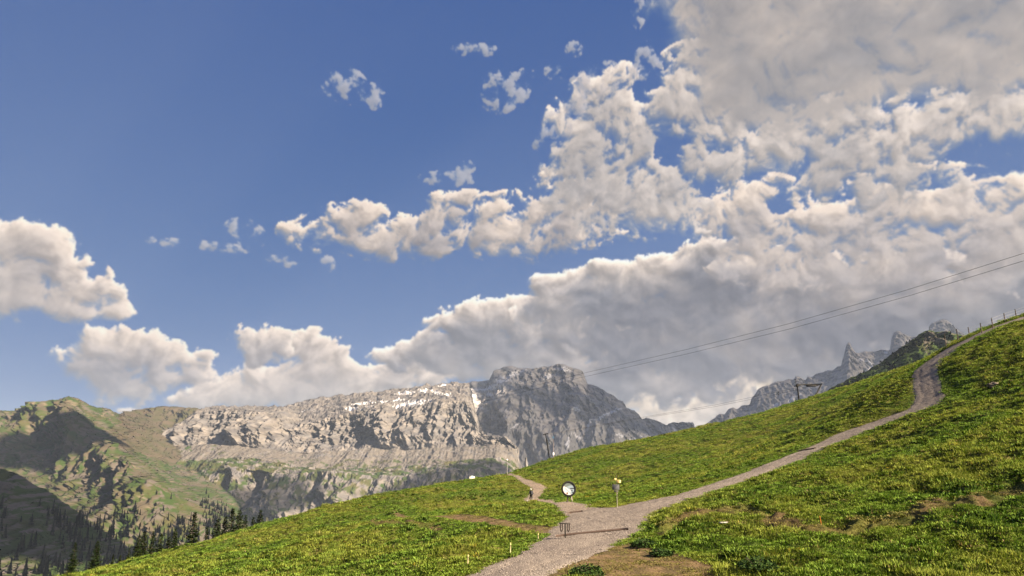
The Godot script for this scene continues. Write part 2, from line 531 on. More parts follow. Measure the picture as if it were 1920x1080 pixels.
func relief(x: float, z: float) -> float:
	var a := n_hum.get_noise_2d(x, z)
	var f := lie(x, z) * 2.1 + n_patch2.get_noise_2d(x * 0.8, z * 0.8) * 2.6 + n_roll.get_noise_2d(x * 2.0, z * 2.0) * 1.5
	f -= floorf(f)
	var steps := (f if f < 0.75 else (1.0 - f) * 3.0) - 0.4      # terraces trodden along the slope by cattle
	steps *= 0.26 * clampf(0.5 + n_patch.get_noise_2d(x * 1.5 + 80.0, z * 1.5) * 1.6, 0.0, 1.0)
	return (steps + (0.34 * a + 0.12 * maxf(a, 0.0)) + 0.4 * n_roll.get_noise_2d(x, z)) * (1.0 - 0.9 * path_near(x, z))

func ground(x: float, z: float) -> float:
	var c := cover_at(x, z)
	var h := lie(x, z)
	if c == 1: return h - 0.12
	if c == 2: return h + relief(x, z) * 0.3 - 0.05
	return h + relief(x, z)

# ---------------------------------------------------------------- paths
const MAIN_L := [[840,1120],[890,1080],[974,1040],[1033,1010],[1050,985],[1075,962],[1115,953],[1156,952],[1200,942],[1275,928],[1350,902],[1425,876],[1500,846],[1575,812],[1650,787],[1710,766],[1721,747],[1715,710],[1717,688],[1732,675],[1767,659],[1807,639],[1851,618],[1925,592]]
const MAIN_R := [[960,1120],[1008,1080],[1088,1040],[1165,1010],[1180,1000],[1195,985],[1208,968],[1218,960],[1237,952],[1312,928],[1387,904],[1462,877],[1537,842],[1612,810],[1687,782],[1751,760],[1764,744],[1757,716],[1753,691],[1767,672],[1789,657],[1826,635],[1870,615],[1930,594]]
const SIDE_L := [[1066,964],[1050,949],[1005,944],[986,938],[994,930],[1003,917],[992,909],[974,901],[946,888]]
const SIDE_R := [[1110,954],[1072,941],[1035,938],[1007,936.5],[1009,929],[1022,914],[1011,907.5],[982,898],[956,887]]

func beside(a: Vector3, b: Vector3, s: Array) -> Vector3:   # an edge that only grazes the slope lies near its other edge
	if -a.z < -b.z + 19.0: return a
	var p := at(s[0], s[1], -b.z + 5.0)
	return Vector3(p.x, lie(p.x, p.z), p.z)

func lay_strip(l: Array, r: Array, what: int) -> Array:
	var rows := []
	for i in l.size() - 1:
		var a := sight_ground(l[i][0], l[i][1])
		var b := sight_ground(r[i][0], r[i][1])
		var a2 := sight_ground(l[i + 1][0], l[i + 1][1])
		var b2 := sight_ground(r[i + 1][0], r[i + 1][1])
		a = beside(a, b, l[i]); b = beside(b, a, r[i]); a2 = beside(a2, b2, l[i + 1]); b2 = beside(b2, a2, r[i + 1])
		var n := maxi(2, int(maxf(a.distance_to(a2), b.distance_to(b2)) / 0.16))
		for s in n:
			var t := float(s) / n
			var p := a.lerp(a2, t)
			var q := b.lerp(b2, t)
			var mid := (p + q) * 0.5
			var dir := (q - p)
			var wide := maxf(dir.length(), 1.3)
			if what == 1: wide = wide * 1.08 + 0.35
			dir = dir.normalized() * wide * 0.5
			var wob := n_patch2.get_noise_2d(mid.x * 2.2, mid.z * 2.2) * 0.35
			p = mid - dir * (1.0 + wob * 0.5)
			q = mid + dir * (1.0 - wob * 0.5)
			rows.append([p, q])
			var m := int(wide / 0.12) + 2
			for k in m + 1:
				var c := p.lerp(q, float(k) / m)
				set_cover(c.x, c.z, what)
				if what < 3: mark_near(c.x, c.z, 1.0)
			if what < 3:
				for k in 28:
					var o := dir.normalized() * (k * 0.12)
					mark_near(p.x - o.x, p.z - o.z, 1.0 - k / 28.0)
					mark_near(q.x + o.x, q.z + o.z, 1.0 - k / 28.0)
	return rows

func path_mesh(rows: Array, cols: int, raise: float, tone: Color, wear: Color) -> ArrayMesh:
	var v := PackedVector3Array()
	var c := PackedColorArray()
	for r in rows:
		for k in cols:
			var t := float(k) / (cols - 1)
			var p: Vector3 = r[0].lerp(r[1], lerpf(-0.06, 1.06, t))
			var bump := n_hum.get_noise_2d(p.x * 1.7, p.z * 1.7) * 0.035 + n_patch2.get_noise_2d(p.x * 9.0, p.z * 9.0) * 0.02
			var rut := maxf(0.0, 1.0 - absf(absf(t - 0.5) - 0.22) / 0.09)
			bump -= 0.03 * rut
			p.y = lie(p.x, p.z) + raise + bump - 0.05 * pow(absf(t * 2.0 - 1.0), 12.0)
			v.append(p)
			var g := clampf(0.5 + n_patch.get_noise_2d(p.x * 3.0, p.z * 3.0) * 1.2, 0.0, 1.0)
			c.append(tone.lerp(wear, g))
	return grid_mesh(v, c, cols, rows.size())

func speckle(seed_: int, a: Color, b: Color, freq: float) -> NoiseTexture2D:
	var t := NoiseTexture2D.new()
	t.width = 512; t.height = 512
	t.seamless = true
	t.noise = noise(seed_, freq, 4, FastNoiseLite.FRACTAL_FBM, 0.7)
	var g := Gradient.new()
	g.offsets = PackedFloat32Array([0.25, 0.75])
	g.colors = PackedColorArray([a, b])
	t.color_ramp = g
	return t

var path_rows := []
func paths() -> void:
	cover.resize(CW * CH)
	cover.fill(0)
	by_path.resize(CW * CH)
	by_path.fill(0)
	# bare and trodden ground first, the gravel over it
	for s in [[[[1050,1004],[1010,997],[940,987],[870,978],[800,971],[740,967]], [[1050,988],[1020,986],[940,973],[870,964],[800,958],[740,957]], 2], [[[1110,1110],[1230,1110],[1370,1110]], [[1130,1030],[1200,1022],[1335,1062]], 2], [[[1240,1004],[1320,972],[1400,966],[1465,992],[1560,1003],[1700,984],[1930,932]], [[1240,990],[1320,958],[1400,952],[1480,976],[1560,988],[1700,962],[1930,900]], 3], [[[1130,1050],[1180,1050],[1240,1062],[1330,1085]], [[1120,1032],[1180,1017],[1250,1032],[1345,1064]], 2], [[[1010,1090],[1050,1085],[1110,1062],[1180,1060],[1300,1090]], [[1030,1074],[1085,1050],[1130,1030],[1185,1040],[1330,1066]], 2], [[[690,986],[760,990],[820,1000]], [[700,976],[770,980],[830,992]], 3]]:
		lay_strip(s[0], s[1], s[2])
	var gm := painted_by_vertex(0.95)
	gm.albedo_texture = speckle(3, Color(0.30, 0.29, 0.28), Color(1, 1, 1), 0.07)
	gm.uv1_triplanar = true
	gm.uv1_world_triplanar = true
	gm.uv1_scale = Vector3(0.28, 0.28, 0.28)
	gm.heightmap_enabled = false
	var main := lay_strip(MAIN_L, MAIN_R, 1)
	var side := lay_strip(SIDE_L, SIDE_R, 1)
	path_rows = [main, side]
	tag(put("gravel_path", path_mesh(main, 25, 0.0, Color(0.47, 0.415, 0.37), Color(0.37, 0.325, 0.295)), gm, self), "", "", "", "structure")
	tag(put("footpath", path_mesh(side, 9, 0.006, Color(0.48, 0.39, 0.315), Color(0.375, 0.315, 0.26)), gm, self), "", "", "", "structure")

func meadow() -> void:
	# one sheet, finer towards the eye
	var zs := PackedFloat32Array()
	var d := -40.0
	while d < 12.0:
		zs.append(d); d += 6.0
	while d < 445.0:
		zs.append(d)
		d += clampf(0.10 + (d - 20.0) * 0.0046, 0.2, 1.4) if d > 24.0 else 1.2
		if d > 250.0: d += 2.0
	var us := PackedFloat32Array()
	var u := -1.25
	while u < 1.3:
		us.append(u)
		u += 0.0028 if absf(u) < 0.76 else 0.02
	var w := us.size()
	var h := zs.size()
	var v := PackedVector3Array(); v.resize(w * h)
	var c := PackedColorArray(); c.resize(w * h)
	for j in h:
		var far := zs[j]
		for i in w:
			var x := us[i] * maxf(absf(far), 60.0 if far < 12.0 else 12.0 + far * 0.9)
			var z := -far
			var k := j * w + i
			var what := cover_at(x, z)
			v[k] = Vector3(x, ground(x, z), z)
			var a := n_patch.get_noise_2d(x, z)
			var b := n_patch2.get_noise_2d(x, z)
			var g := Color(0.090, 0.135, 0.028).lerp(Color(0.160, 0.165, 0.040), clampf(0.5 + a * 1.3, 0.0, 1.0))
			g = g.lerp(Color(0.13, 0.11, 0.045), clampf(b * 1.4 - 0.3, 0.0, 0.5))
			if what == 2: g = Color(0.29, 0.20, 0.125).lerp(Color(0.17, 0.13, 0.075), clampf(0.5 + n_hum.get_noise_2d(x * 1.5, z * 1.5) * 1.6, 0.0, 1.0))
			elif what == 3: g = Color(0.13, 0.095, 0.055).lerp(g, clampf(0.4 + b * 1.5, 0.0, 1.0))
			elif what == 1: g = Color(0.24, 0.19, 0.15)
			c[k] = g
	var m := painted_by_vertex(1.0)
	m.albedo_texture = speckle(9, Color(0.55, 0.55, 0.5), Color(1, 1, 1), 0.06)
	m.uv1_triplanar = true
	m.uv1_world_triplanar = true
	m.uv1_scale = Vector3(0.22, 0.22, 0.22)
	tag(put("meadow", grid_mesh(v, c, w, h), m, self), "", "", "", "structure")

# ---------------------------------------------------------------- grass
func clump(r: RandomNumberGenerator, blades: int, spread: float, tall: float, thick: float, lean: float) -> ArrayMesh:
	var v := PackedVector3Array()
	var n := PackedVector3Array()
	var c := PackedColorArray()
	for b in blades:
		var a := r.randf() * TAU
		var q := sqrt(r.randf()) * spread
		var p := Vector3(cos(a) * q, -0.04, sin(a) * q)
		var turn := r.randf() * TAU
		var side := Vector3(cos(turn), 0, sin(turn)) * thick * r.randf_range(0.6, 1.3)
		var hgt := tall * r.randf_range(0.55, 1.15)
		var bend := Vector3(cos(a + r.randfn() * 0.9), 0, sin(a + r.randfn() * 0.9)) * hgt * lean * r.randf_range(0.3, 1.2)
		var mid := p + Vector3(0, hgt * 0.6, 0) + bend * 0.35
		var tip := p + Vector3(0, hgt, 0) + bend
		var tone := r.randf_range(0.75, 1.15)
		var col := Color(tone * r.randf_range(0.92, 1.12), tone, tone * r.randf_range(0.8, 1.1))
		var nn := side.cross(tip - p).normalized()
		if nn.y < 0.0: nn = -nn
		nn = (nn + Vector3.UP * 0.6).normalized()
		for t in [p - side, p + side, mid - side * 0.8, mid - side * 0.8, p + side, mid + side * 0.8, mid - side * 0.8, mid + side * 0.8, tip]:
			v.append(t); n.append(nn); c.append(col)
	var arr := []
	arr.resize(Mesh.ARRAY_MAX)
	arr[Mesh.ARRAY_VERTEX] = v; arr[Mesh.ARRAY_NORMAL] = n; arr[Mesh.ARRAY_COLOR] = c
	var m := ArrayMesh.new()
	m.add_surface_from_arrays(Mesh.PRIMITIVE_TRIANGLES, arr)
	return m

func scatter(called: String, label: String, category: String, mesh: Mesh, m: Material, buf: PackedFloat32Array) -> void:
	var mm := MultiMesh.new()
	mm.transform_format = MultiMesh.TRANSFORM_3D
	mm.use_colors = true
	mm.mesh = mesh
	mm.instance_count = buf.size() / 16
	mm.buffer = buf
	var o := MultiMeshInstance3D.new()
	o.name = numbered(called)
	o.multimesh = mm
	o.material_override = m
	add_child(o)
	tag(o, label, category, "", "stuff")

func one(buf: PackedFloat32Array, p: Vector3, turn: float, s: float, sy: float, c: Color) -> void:
	var a := cos(turn) * s
	var b := sin(turn) * s
	buf.append_array(PackedFloat32Array([a, 0, b, p.x, 0, sy, 0, p.y, -b, 0, a, p.z, c.r, c.g, c.b, 1.0]))

func grass() -> void:
	var r := RandomNumberGenerator.new(); r.seed = 404
	var leaf := painted_by_vertex(0.75)
	leaf.backlight_enabled = true
	leaf.backlight = Color(0.45, 0.5, 0.2)
	leaf.cull_mode = BaseMaterial3D.CULL_DISABLED
	var shapes := [clump(r, 30, 0.32, 0.12, 0.015, 0.9), clump(r, 24, 0.34, 0.19, 0.012, 0.7), clump(r, 34, 0.42, 0.09, 0.02, 1.1), clump(r, 26, 0.30, 0.16, 0.04, 0.7)]
	var bufs := [PackedFloat32Array(), PackedFloat32Array(), PackedFloat32Array(), PackedFloat32Array()]
	var total := 330000
	for i in total:
		var far := 24.0 * pow(232.0 / 24.0, pow(r.randf(), 0.80))
		var u := r.randf_range(-0.80, 0.80)
		var x := u * far
		var z := -far + r.randfn() * 0.4
		var what := cover_at(x, z)
		var keep := 1.0
		if what == 1: keep = 0.0004
		elif what == 2: keep = 0.42 if n_hum.get_noise_2d(x * 0.7, z * 0.7) > 0.12 else 0.10
		elif what == 3: keep = 0.22
		if r.randf() > keep: continue
		var a := n_patch.get_noise_2d(x, z)
		var b := n_patch2.get_noise_2d(x, z)
		var hum := n_hum.get_noise_2d(x, z)
		var y := ground(x, z)
		var k := 0
		var q := r.randf()
		if b > 0.30 and q < 0.35: k = 3
		elif a > 0.05 and q < 0.55: k = 1
		elif q > 0.7: k = 2
		var s := r.randf_range(0.7, 1.25) * (0.8 + far * 0.005)
		var sy := r.randf_range(0.6, 1.25) * (1.0 + hum * 0.7) * (1.0 - 0.45 * path_near(x, z))
		var c := Color(0.180, 0.295, 0.046).lerp(Color(0.290, 0.345, 0.064), clampf(0.45 + a * 1.5 + r.randfn() * 0.18, 0.0, 1.0))
		if k == 3: c = Color(0.070, 0.135, 0.026).lerp(c, 0.3)
		elif r.randf() < 0.035: c = Color(0.30, 0.25, 0.11)
		elif r.randf() < 0.01 and a > 0.0: c = Color(0.42, 0.34, 0.05)
		if what == 2 or what == 3: c = c.lerp(Color(0.24, 0.17, 0.09), 0.6); sy *= 0.6
		one(bufs[k], Vector3(x, y, z), r.randf() * TAU, s, sy, c)
	for k in 4:
		scatter("meadow_grass", ["short green blades of alpine meadow grass", "longer yellow green tufts of meadow grass", "low spreading tufts of pale meadow grass", "broad dark leaves of dock and herbs between grass"][k], "grass", shapes[k], leaf, bufs[k])
	# loose stones on the gravel
	var stone := SurfaceTool.new()
	var sm := SphereMesh.new()
	sm.radius = 0.5; sm.height = 0.7; sm.radial_segments = 6; sm.rings = 3
	var sbuf := PackedFloat32Array()
	for rows in path_rows:
		for row in rows:
			var near: float = -row[0].z
			for k in (16 if near < 75.0 else 6):
				var t := r.randf_range(-0.05, 1.05)
				var p: Vector3 = row[0].lerp(row[1], t) + Vector3(r.randfn() * 0.2, 0, r.randfn() * 0.2)
				p.y = lie(p.x, p.z) + 0.0
				var g := r.randf_range(0.10, 0.42)
				one(sbuf, p, r.randf() * TAU, r.randf_range(0.03, 0.08), r.randf_range(0.03, 0.07), Color(g, g * 0.88, g * 0.8))
	var smat := painted_by_vertex(0.9)
	scatter("gravel_stones", "loose grey stones strewn over the gravel path", "gravel", sm, smat, sbuf)

# ---------------------------------------------------------------- mountains: sheets lofted through surveyed lines
func along(line: Array, px: float) -> Vector2:    # sight height and distance of a line at a bearing
	var n := line.size()
	if px <= line[0][0]: return Vector2(line[0][1], line[0][2])
	for i in n - 1:
		if px <= line[i + 1][0]:
			var t: float = (px - line[i][0]) / (line[i + 1][0] - line[i][0])
			return Vector2(lerpf(line[i][1], line[i + 1][1], t), lerpf(line[i][2], line[i + 1][2], t))
	return Vector2(line[n - 1][1], line[n - 1][2])

func with_depth(pts: Array, d: float) -> Array:
	var out := []
	for p in pts: out.append([p[0], p[1], d])
	return out

# lines from the skyline down; shape(p, band, t) moves a point, paint(p, normal, px, py, band) gives its colour
var sheets := {}
func massif(called: String, lines: Array, px0: float, px1: float, nx: int, rows: Array, back: float, shape: Callable, paint: Callable) -> void:
	var h := 7
	for n in rows: h += n
	var v := PackedVector3Array(); v.resize(nx * h)
	var pys := PackedFloat32Array(); pys.resize(nx * h)
	var bands := PackedByteArray(); bands.resize(nx * h)
	for i in nx:
		var px := lerpf(px0, px1, float(i) / (nx - 1))
		var kn := []
		for l in lines: kn.append(along(l, px))
		var j := 0
		for k in 6:                                # the far side falls away behind the skyline
			var t := 1.0 - k / 6.0
			var top: Vector2 = kn[0]
			var p := at(px, top.x, top.y + back * t)
			var q := at(px, top.x, top.y)
			p.y = q.y - back * t * (0.25 + 0.5 * t)
			v[j * nx + i] = p + shape.call(p, 0, 0.0, px) * (1.0 - t)
			pys[j * nx + i] = top.x
			j += 1
		for b in rows.size():
			var n: int = rows[b]
			for s in range(0, n + (1 if b == rows.size() - 1 else 0)):
				var t := float(s) / n
				var a: Vector2 = kn[b].lerp(kn[b + 1], t)
				var p := at(px, a.x, a.y)
				v[j * nx + i] = p + shape.call(p, b, t, px)
				pys[j * nx + i] = a.x
				bands[j * nx + i] = b
				j += 1
	var c := PackedColorArray(); c.resize(nx * h)
	for j in h:
		for i in nx:
			var dx := v[j * nx + mini(i + 1, nx - 1)] - v[j * nx + maxi(i - 1, 0)]
			var dy := v[mini(j + 1, h - 1) * nx + i] - v[maxi(j - 1, 0) * nx + i]
			var n := dy.cross(dx).normalized()
			if n.y < 0.0 and n.z < 0.0: n = -n
			var px := lerpf(px0, px1, float(i) / (nx - 1))
			c[j * nx + i] = paint.call(v[j * nx + i], n, px, pys[j * nx + i], bands[j * nx + i])
	sheets[called] = {"v": v, "py": pys, "band": bands, "nx": nx, "h": h, "px0": px0, "px1": px1}
	var m := painted_by_vertex(1.0)
	tag(put(called, grid_mesh(v, c, nx, h), m, self), "", "", "", "structure")

var m_flute: FastNoiseLite
var m_rock: FastNoiseLite
var m_ridge: FastNoiseLite
var m_big: FastNoiseLite
var m_tint: FastNoiseLite

func limestone(p: Vector3, grey: float) -> Color:
	var a := m_tint.get_noise_3d(p.x, p.y * 2.5, p.z)
	var b := m_rock.get_noise_3d(p.x * 2.0, p.y * 0.5, p.z * 2.0)
	var c := Color(0.148, 0.135, 0.125).lerp(Color(0.090, 0.087, 0.090), clampf(0.5 + a * 1.4, 0.0, 1.0))
	if b > 0.28: c = c.lerp(Color(0.058, 0.056, 0.06), 0.65)
	return c.lerp(Color(0.16, 0.16, 0.17), grey)

# beds and joints as light and dark streaks, partly standing in for relief shading
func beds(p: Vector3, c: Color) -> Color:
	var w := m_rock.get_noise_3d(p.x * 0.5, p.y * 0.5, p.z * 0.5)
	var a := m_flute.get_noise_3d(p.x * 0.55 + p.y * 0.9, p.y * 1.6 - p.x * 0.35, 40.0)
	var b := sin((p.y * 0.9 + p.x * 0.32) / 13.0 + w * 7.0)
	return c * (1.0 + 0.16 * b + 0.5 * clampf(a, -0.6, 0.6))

func turf(p: Vector3, dry: float) -> Color:
	var a := m_tint.get_noise_3d(p.x + 900.0, p.y, p.z)
	return Color(0.036, 0.060, 0.017).lerp(Color(0.072, 0.067, 0.031), clampf(dry + a * 1.3, 0.0, 1.0))

func snow_at(px: float, py: float, p: Vector3, spots: Array) -> bool:
	var wob := m_rock.get_noise_3d(p.x * 5.0, p.y * 5.0, p.z * 5.0)
	for s in spots:
		var dx: float = px - s[0]
		var dy: float = py - s[1] - s[4] * dx
		if (dx * dx) / (s[2] * s[2]) + (dy * dy) / (s[3] * s[3]) < 0.75 + wob * 2.6: return true
	return false

const SNOW_CLIFF := [[795,733,10,3,-0.1],[760,737,16,3,-0.15],[745,750,14,2.5,-0.1],[820,737,12,2.5,0.3],[770,757,28,4,-0.15],[840,741,8,2.5,0.3],[720,752,10,2,0],[690,763,10,2.5,-0.1],[680,757,22,2,-0.1],[570,771,6,3,-0.4],[660,767,12,2,0],[840,843,8,3,0.1],[830,724,8,2,-0.1]]
const SNOW_PEAK := [[960,704,16,3.5,-0.3],[925,728,22,5,-0.2],[905,731,10,2.5,-0.1],[899,744,8,3,-0.1],[922,741,6,4,0.2],[945,717,14,3,-0.3],[982,697,12,2,-0.1],[1055,694,12,2.5,-0.1],[1066,698,8,2.2,0],[1030,707,8,4,-0.4],[900,757,8,2.5,0.3],[905,766,8,2.5,0],[1086,770,5,4,0],[1142,779,24,3,-0.45],[1104,800,7,9,-0.9],[1085,818,9,3,0.5],[1070,833,3,12,0],[1196,824,14,3,-0.2],[1165,818,6,3,0.5],[970,800,5,2.5,-0.6],[1222,820,3,2,0],[1265,805,6,2,0.7]]

func mountains() -> void:
	m_flute = noise(101, 1.0 / 95.0, 5, FastNoiseLite.FRACTAL_RIDGED, 0.55)
	m_rock = noise(103, 1.0 / 110.0, 5, FastNoiseLite.FRACTAL_FBM, 0.6)
	m_ridge = noise(107, 1.0 / 420.0, 5, FastNoiseLite.FRACTAL_RIDGED, 0.5)
	m_big = noise(109, 1.0 / 900.0, 4)
	m_tint = noise(113, 1.0 / 140.0, 5, FastNoiseLite.FRACTAL_FBM, 0.6)
	# the pale cliff plateau
	var a_sky := [[240,880,4300],[255,850,4300],[262,838,4320],[290,815,4350],[330,795,4400],[370,771,4500],[385,764,4700],[400,762,5000],[470,763,5000],[530,762,5000],[560,755,5100],[600,745,5200],[660,738,5200],[700,735,5200],[760,728,5200],[830,719,5200],[878,717,5100],[884,735,4800],[890,765,4500],[898,795,4350],[908,814,4200],[925,818,4150],[945,820,4100],[963,830,4080],[972,850,4080],[978,880,4080],[990,940,4080]]
	var a_top := [[240,885,4250],[255,855,4250],[262,842,4270],[290,819,4300],[330,799,4320],[370,776,4350],[400,770,4350],[440,769,4340],[530,772,4380],[560,792,4420],[600,787,4400],[650,776,4380],[700,766,4360],[720,764,4340],[745,772,4380],[790,758,4330],[830,750,4300],[870,752,4280],[882,765,4260],[890,785,4250],[898,805,4230],[908,818,4150],[945,824,4060],[965,834,4050],[975,870,4050],[990,945,4050]]
	var a_foot := [[240,895,4150],[262,852,4170],[300,838,4150],[360,836,4140],[420,831,4130],[450,836,4100],[500,842,4100],[560,850,4080],[640,846,4100],[700,841,4100],[760,843,4080],[820,841,4060],[880,839,4050],[930,834,4020],[965,842,4000],[990,950,4000]]
	var a_scree := [[240,925,3950],[300,872,3900],[400,862,3850],[440,858,3850],[480,860,3840],[560,874,3800],[650,880,3800],[760,876,3780],[860,864,3760],[940,858,3780],[975,880,3850],[990,955,3850]]
	var a_lip := [[240,945,3800],[350,905,3700],[430,878,3620],[480,884,3660],[560,890,3580],[620,882,3540],[680,890,3620],[760,893,3640],[840,884,3600],[900,880,3600],[960,890,3650],[990,965,3700]]
	var a_low := [[240,1010,3500],[350,985,3450],[440,985,3420],[520,1000,3350],[620,1000,3250],[720,1000,3350],[860,990,3350],[990,990,3400]]
	massif("limestone_cliffs", [a_sky, a_top, a_foot, a_scree, a_lip, a_low], 240.0, 990.0, 620, [26, 52, 20, 16, 46], 700.0,
		func(p: Vector3, b: int, t: float, px: float) -> Vector3:
			var cliff := 0.0
			if b == 1: cliff = sin(PI * clampf(t * 0.9 + 0.08, 0.0, 1.0))
			elif b == 4: cliff = 0.9 * sin(PI * clampf(t + 0.06, 0.0, 1.0))
			var f := m_flute.get_noise_3d(p.x, p.y * 0.22, p.z * 0.4)
			var tall := lerpf(1.0, 0.3, cliff)
			var calm := 0.6 if b == 2 else 1.0
			var r := m_rock.get_noise_3d(p.x, p.y * tall, p.z)
			var g := m_big.get_noise_2d(p.x * 1.9, p.z * 0.4)
			var fine := m_rock.get_noise_3d(p.x * 4.0, p.y * 3.0 * tall, p.z * 4.0)
			var ledge := sin(p.y * 0.16 + m_big.get_noise_2d(p.x * 3.0, 7.0) * 6.0)
			var fan := m_ridge.get_noise_3d(p.x * 2.2, p.y * 0.8, 0.0) * (46.0 if b == 2 else (30.0 if b == 3 else 0.0))
			var push := fan + cliff * (78.0 * (f - 0.1) + (190.0 if b == 4 else 150.0) * g + 6.0 * ledge) + 18.0 * r * calm + fine * (5.0 * calm + 9.0 * cliff) + m_rock.get_noise_3d(p.x * 11.0, p.y * 6.0, p.z * 11.0) * (3.0 + 5.0 * cliff)
			var lift := (8.0 * r + 4.0 * fine) * calm + (14.0 * m_ridge.get_noise_2d(p.x * 2.0, p.z * 2.0) if b == 0 else 0.0)
			return Vector3(-0.35 * push * cliff, lift, push),
		func(p: Vector3, n: Vector3, px: float, py: float, b: int) -> Color:
			if b <= 1 and snow_at(px, py, p, SNOW_CLIFF): return Color(0.58, 0.58, 0.60)
			var q := m_tint.get_noise_3d(p.x * 1.7, p.y * 1.7, p.z * 1.7)
			if b >= 2:
				var green := 0.0
				if b == 3: green = 0.62
				if b == 4: green = 0.45
				if b == 2 and py > 862.0: green = 0.34
				if px < 430.0 and b >= 2: green += 0.2
				if q + green > 0.52: return turf(p, 0.45)
			if b == 2 and q < 0.12: return Color(0.138, 0.125, 0.112).lerp(Color(0.10, 0.093, 0.086), clampf(0.5 + q * 1.4, 0.0, 1.0))
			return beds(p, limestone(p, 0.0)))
	# the summit block behind it
	var s_sky := with_depth([[830,724],[880,717],[905,715],[918,713],[924,706],[930,699],[938,692],[945,688],[955,686],[965,688],[975,690],[1000,692],[1020,689],[1035,686],[1050,683],[1062,685],[1075,690],[1084,692],[1092,695],[1095,702],[1098,712],[1102,720],[1112,722],[1120,725],[1140,737],[1152,743],[1160,750],[1168,752],[1175,765],[1190,770],[1198,777],[1205,787],[1215,785],[1235,790],[1250,797],[1256,794],[1262,790],[1272,793],[1280,791],[1290,792],[1301,793],[1304,806],[1330,835]], 5700)
	var s_mid := [[830,760,5500],[880,755,5450],[930,762,5250],[960,740,5150],[1000,735,5300],[1040,730,5350],[1100,745,5300],[1160,775,5350],[1210,797,5450],[1260,803,5550],[1330,845,5550]]
	var s_low := [[830,830,5100],[900,820,5050],[960,810,4950],[1010,800,5000],[1060,800,4950],[1100,790,5050],[1160,805,5000],[1210,815,5150],[1330,855,5250]]
	var s_foot := [[830,960,4500],[960,930,4450],[1060,920,4400],[1160,900,4500],[1330,900,4700]]
	massif("rock_summit", [s_sky, s_mid, s_low, s_foot], 830.0, 1330.0, 460, [44, 56, 40], 900.0,
		func(p: Vector3, b: int, t: float, px: float) -> Vector3:
			var edge := 0.25 if (b == 0 and t < 0.06) else 1.0
			var f := m_flute.get_noise_3d(p.x * 0.9, p.y * 0.35, p.z * 0.4)
			var r := m_rock.get_noise_3d(p.x, p.y, p.z)
			var fine := m_rock.get_noise_3d(p.x * 4.0, p.y * 3.0, p.z * 4.0)
			var g := m_ridge.get_noise_3d(p.x, p.y * 0.5, 0.0)
			var push := edge * (52.0 * f + 20.0 * r + 110.0 * g + 9.0 * fine)
			return Vector3(-0.3 * push, (8.0 * r + 8.0 * fine) * (0.5 + 0.5 * edge), push),
		func(p: Vector3, n: Vector3, px: float, py: float, b: int) -> Color:
			if snow_at(px, py, p, SNOW_PEAK): return Color(0.58, 0.58, 0.60)
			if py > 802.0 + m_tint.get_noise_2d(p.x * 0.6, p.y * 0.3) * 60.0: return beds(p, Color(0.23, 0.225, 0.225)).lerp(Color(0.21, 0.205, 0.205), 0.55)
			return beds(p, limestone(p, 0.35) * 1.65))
	# the towers on the right
	var d_sky := with_depth([[1290,830],[1322,797],[1330,790],[1340,784],[1344,778],[1350,775],[1358,777],[1366,767],[1375,764],[1382,767],[1392,760],[1405,759],[1409,747],[1415,740],[1421,730],[1430,725],[1442,722],[1455,715],[1470,714],[1480,711],[1488,712],[1492,705],[1500,707],[1510,713],[1514,706],[1522,707],[1530,701],[1541,699],[1552,694],[1560,695],[1570,688],[1577,686],[1579,676],[1582,668],[1584,655],[1587,646],[1590,642],[1593,642],[1597,650],[1601,656],[1605,662],[1612,661],[1622,658],[1640,659],[1650,656],[1664,658],[1669,655],[1670,642],[1672,632],[1675,624],[1680,621],[1686,620],[1694,626],[1702,630],[1710,632],[1722,629],[1736,624],[1741,622],[1742,612],[1748,606],[1756,603],[1764,599],[1769,598],[1776,601],[1785,608],[1794,616],[1800,622],[1812,629],[1850,640]], 6200)
	var d_mid := [[1290,840,6050],[1400,785,5900],[1500,740,5850],[1560,722,5800],[1592,700,5700],[1640,690,5950],[1690,665,5800],[1730,655,5950],[1770,640,5850],[1850,655,6000]]
	var d_foot := [[1290,900,5300],[1500,850,5200],[1850,800,5200]]
	massif("rock_towers", [d_sky, d_mid, d_foot], 1290.0, 1850.0, 520, [46, 40], 500.0,
		func(p: Vector3, b: int, t: float, px: float) -> Vector3:
			var edge := 0.2 if (b == 0 and t < 0.05) else 1.0
			var f := m_flute.get_noise_3d(p.x, p.y * 0.3, p.z * 0.4)
			var r := m_rock.get_noise_3d(p.x, p.y, p.z)
			var push := edge * (45.0 * f + 20.0 * r)
			return Vector3(-0.25 * push, 7.0 * r, push),
		func(p: Vector3, n: Vector3, px: float, py: float, b: int) -> Color:
			if snow_at(px, py, p, [[1630,680,8,3,0.4],[1615,676,5,2,0.4],[1660,661,6,3,0],[1487,748,6,4,-0.4],[1480,753,6,2,-0.4],[1500,740,3,2,-0.6],[1455,758,6,2,-0.2],[1632,690,7,2,-0.5]]): return Color(0.58, 0.58, 0.60)
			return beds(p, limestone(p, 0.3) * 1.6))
	# the bushy green shoulder before the towers
	var e_sky := with_depth([[1520,760],[1540,742],[1548,735],[1560,726],[1580,717],[1600,706],[1620,697],[1650,681],[1672,664],[1690,650],[1705,640],[1720,629],[1732,622],[1745,619],[1760,622],[1775,622],[1790,627],[1802,628],[1815,632],[1860,640]], 1300)
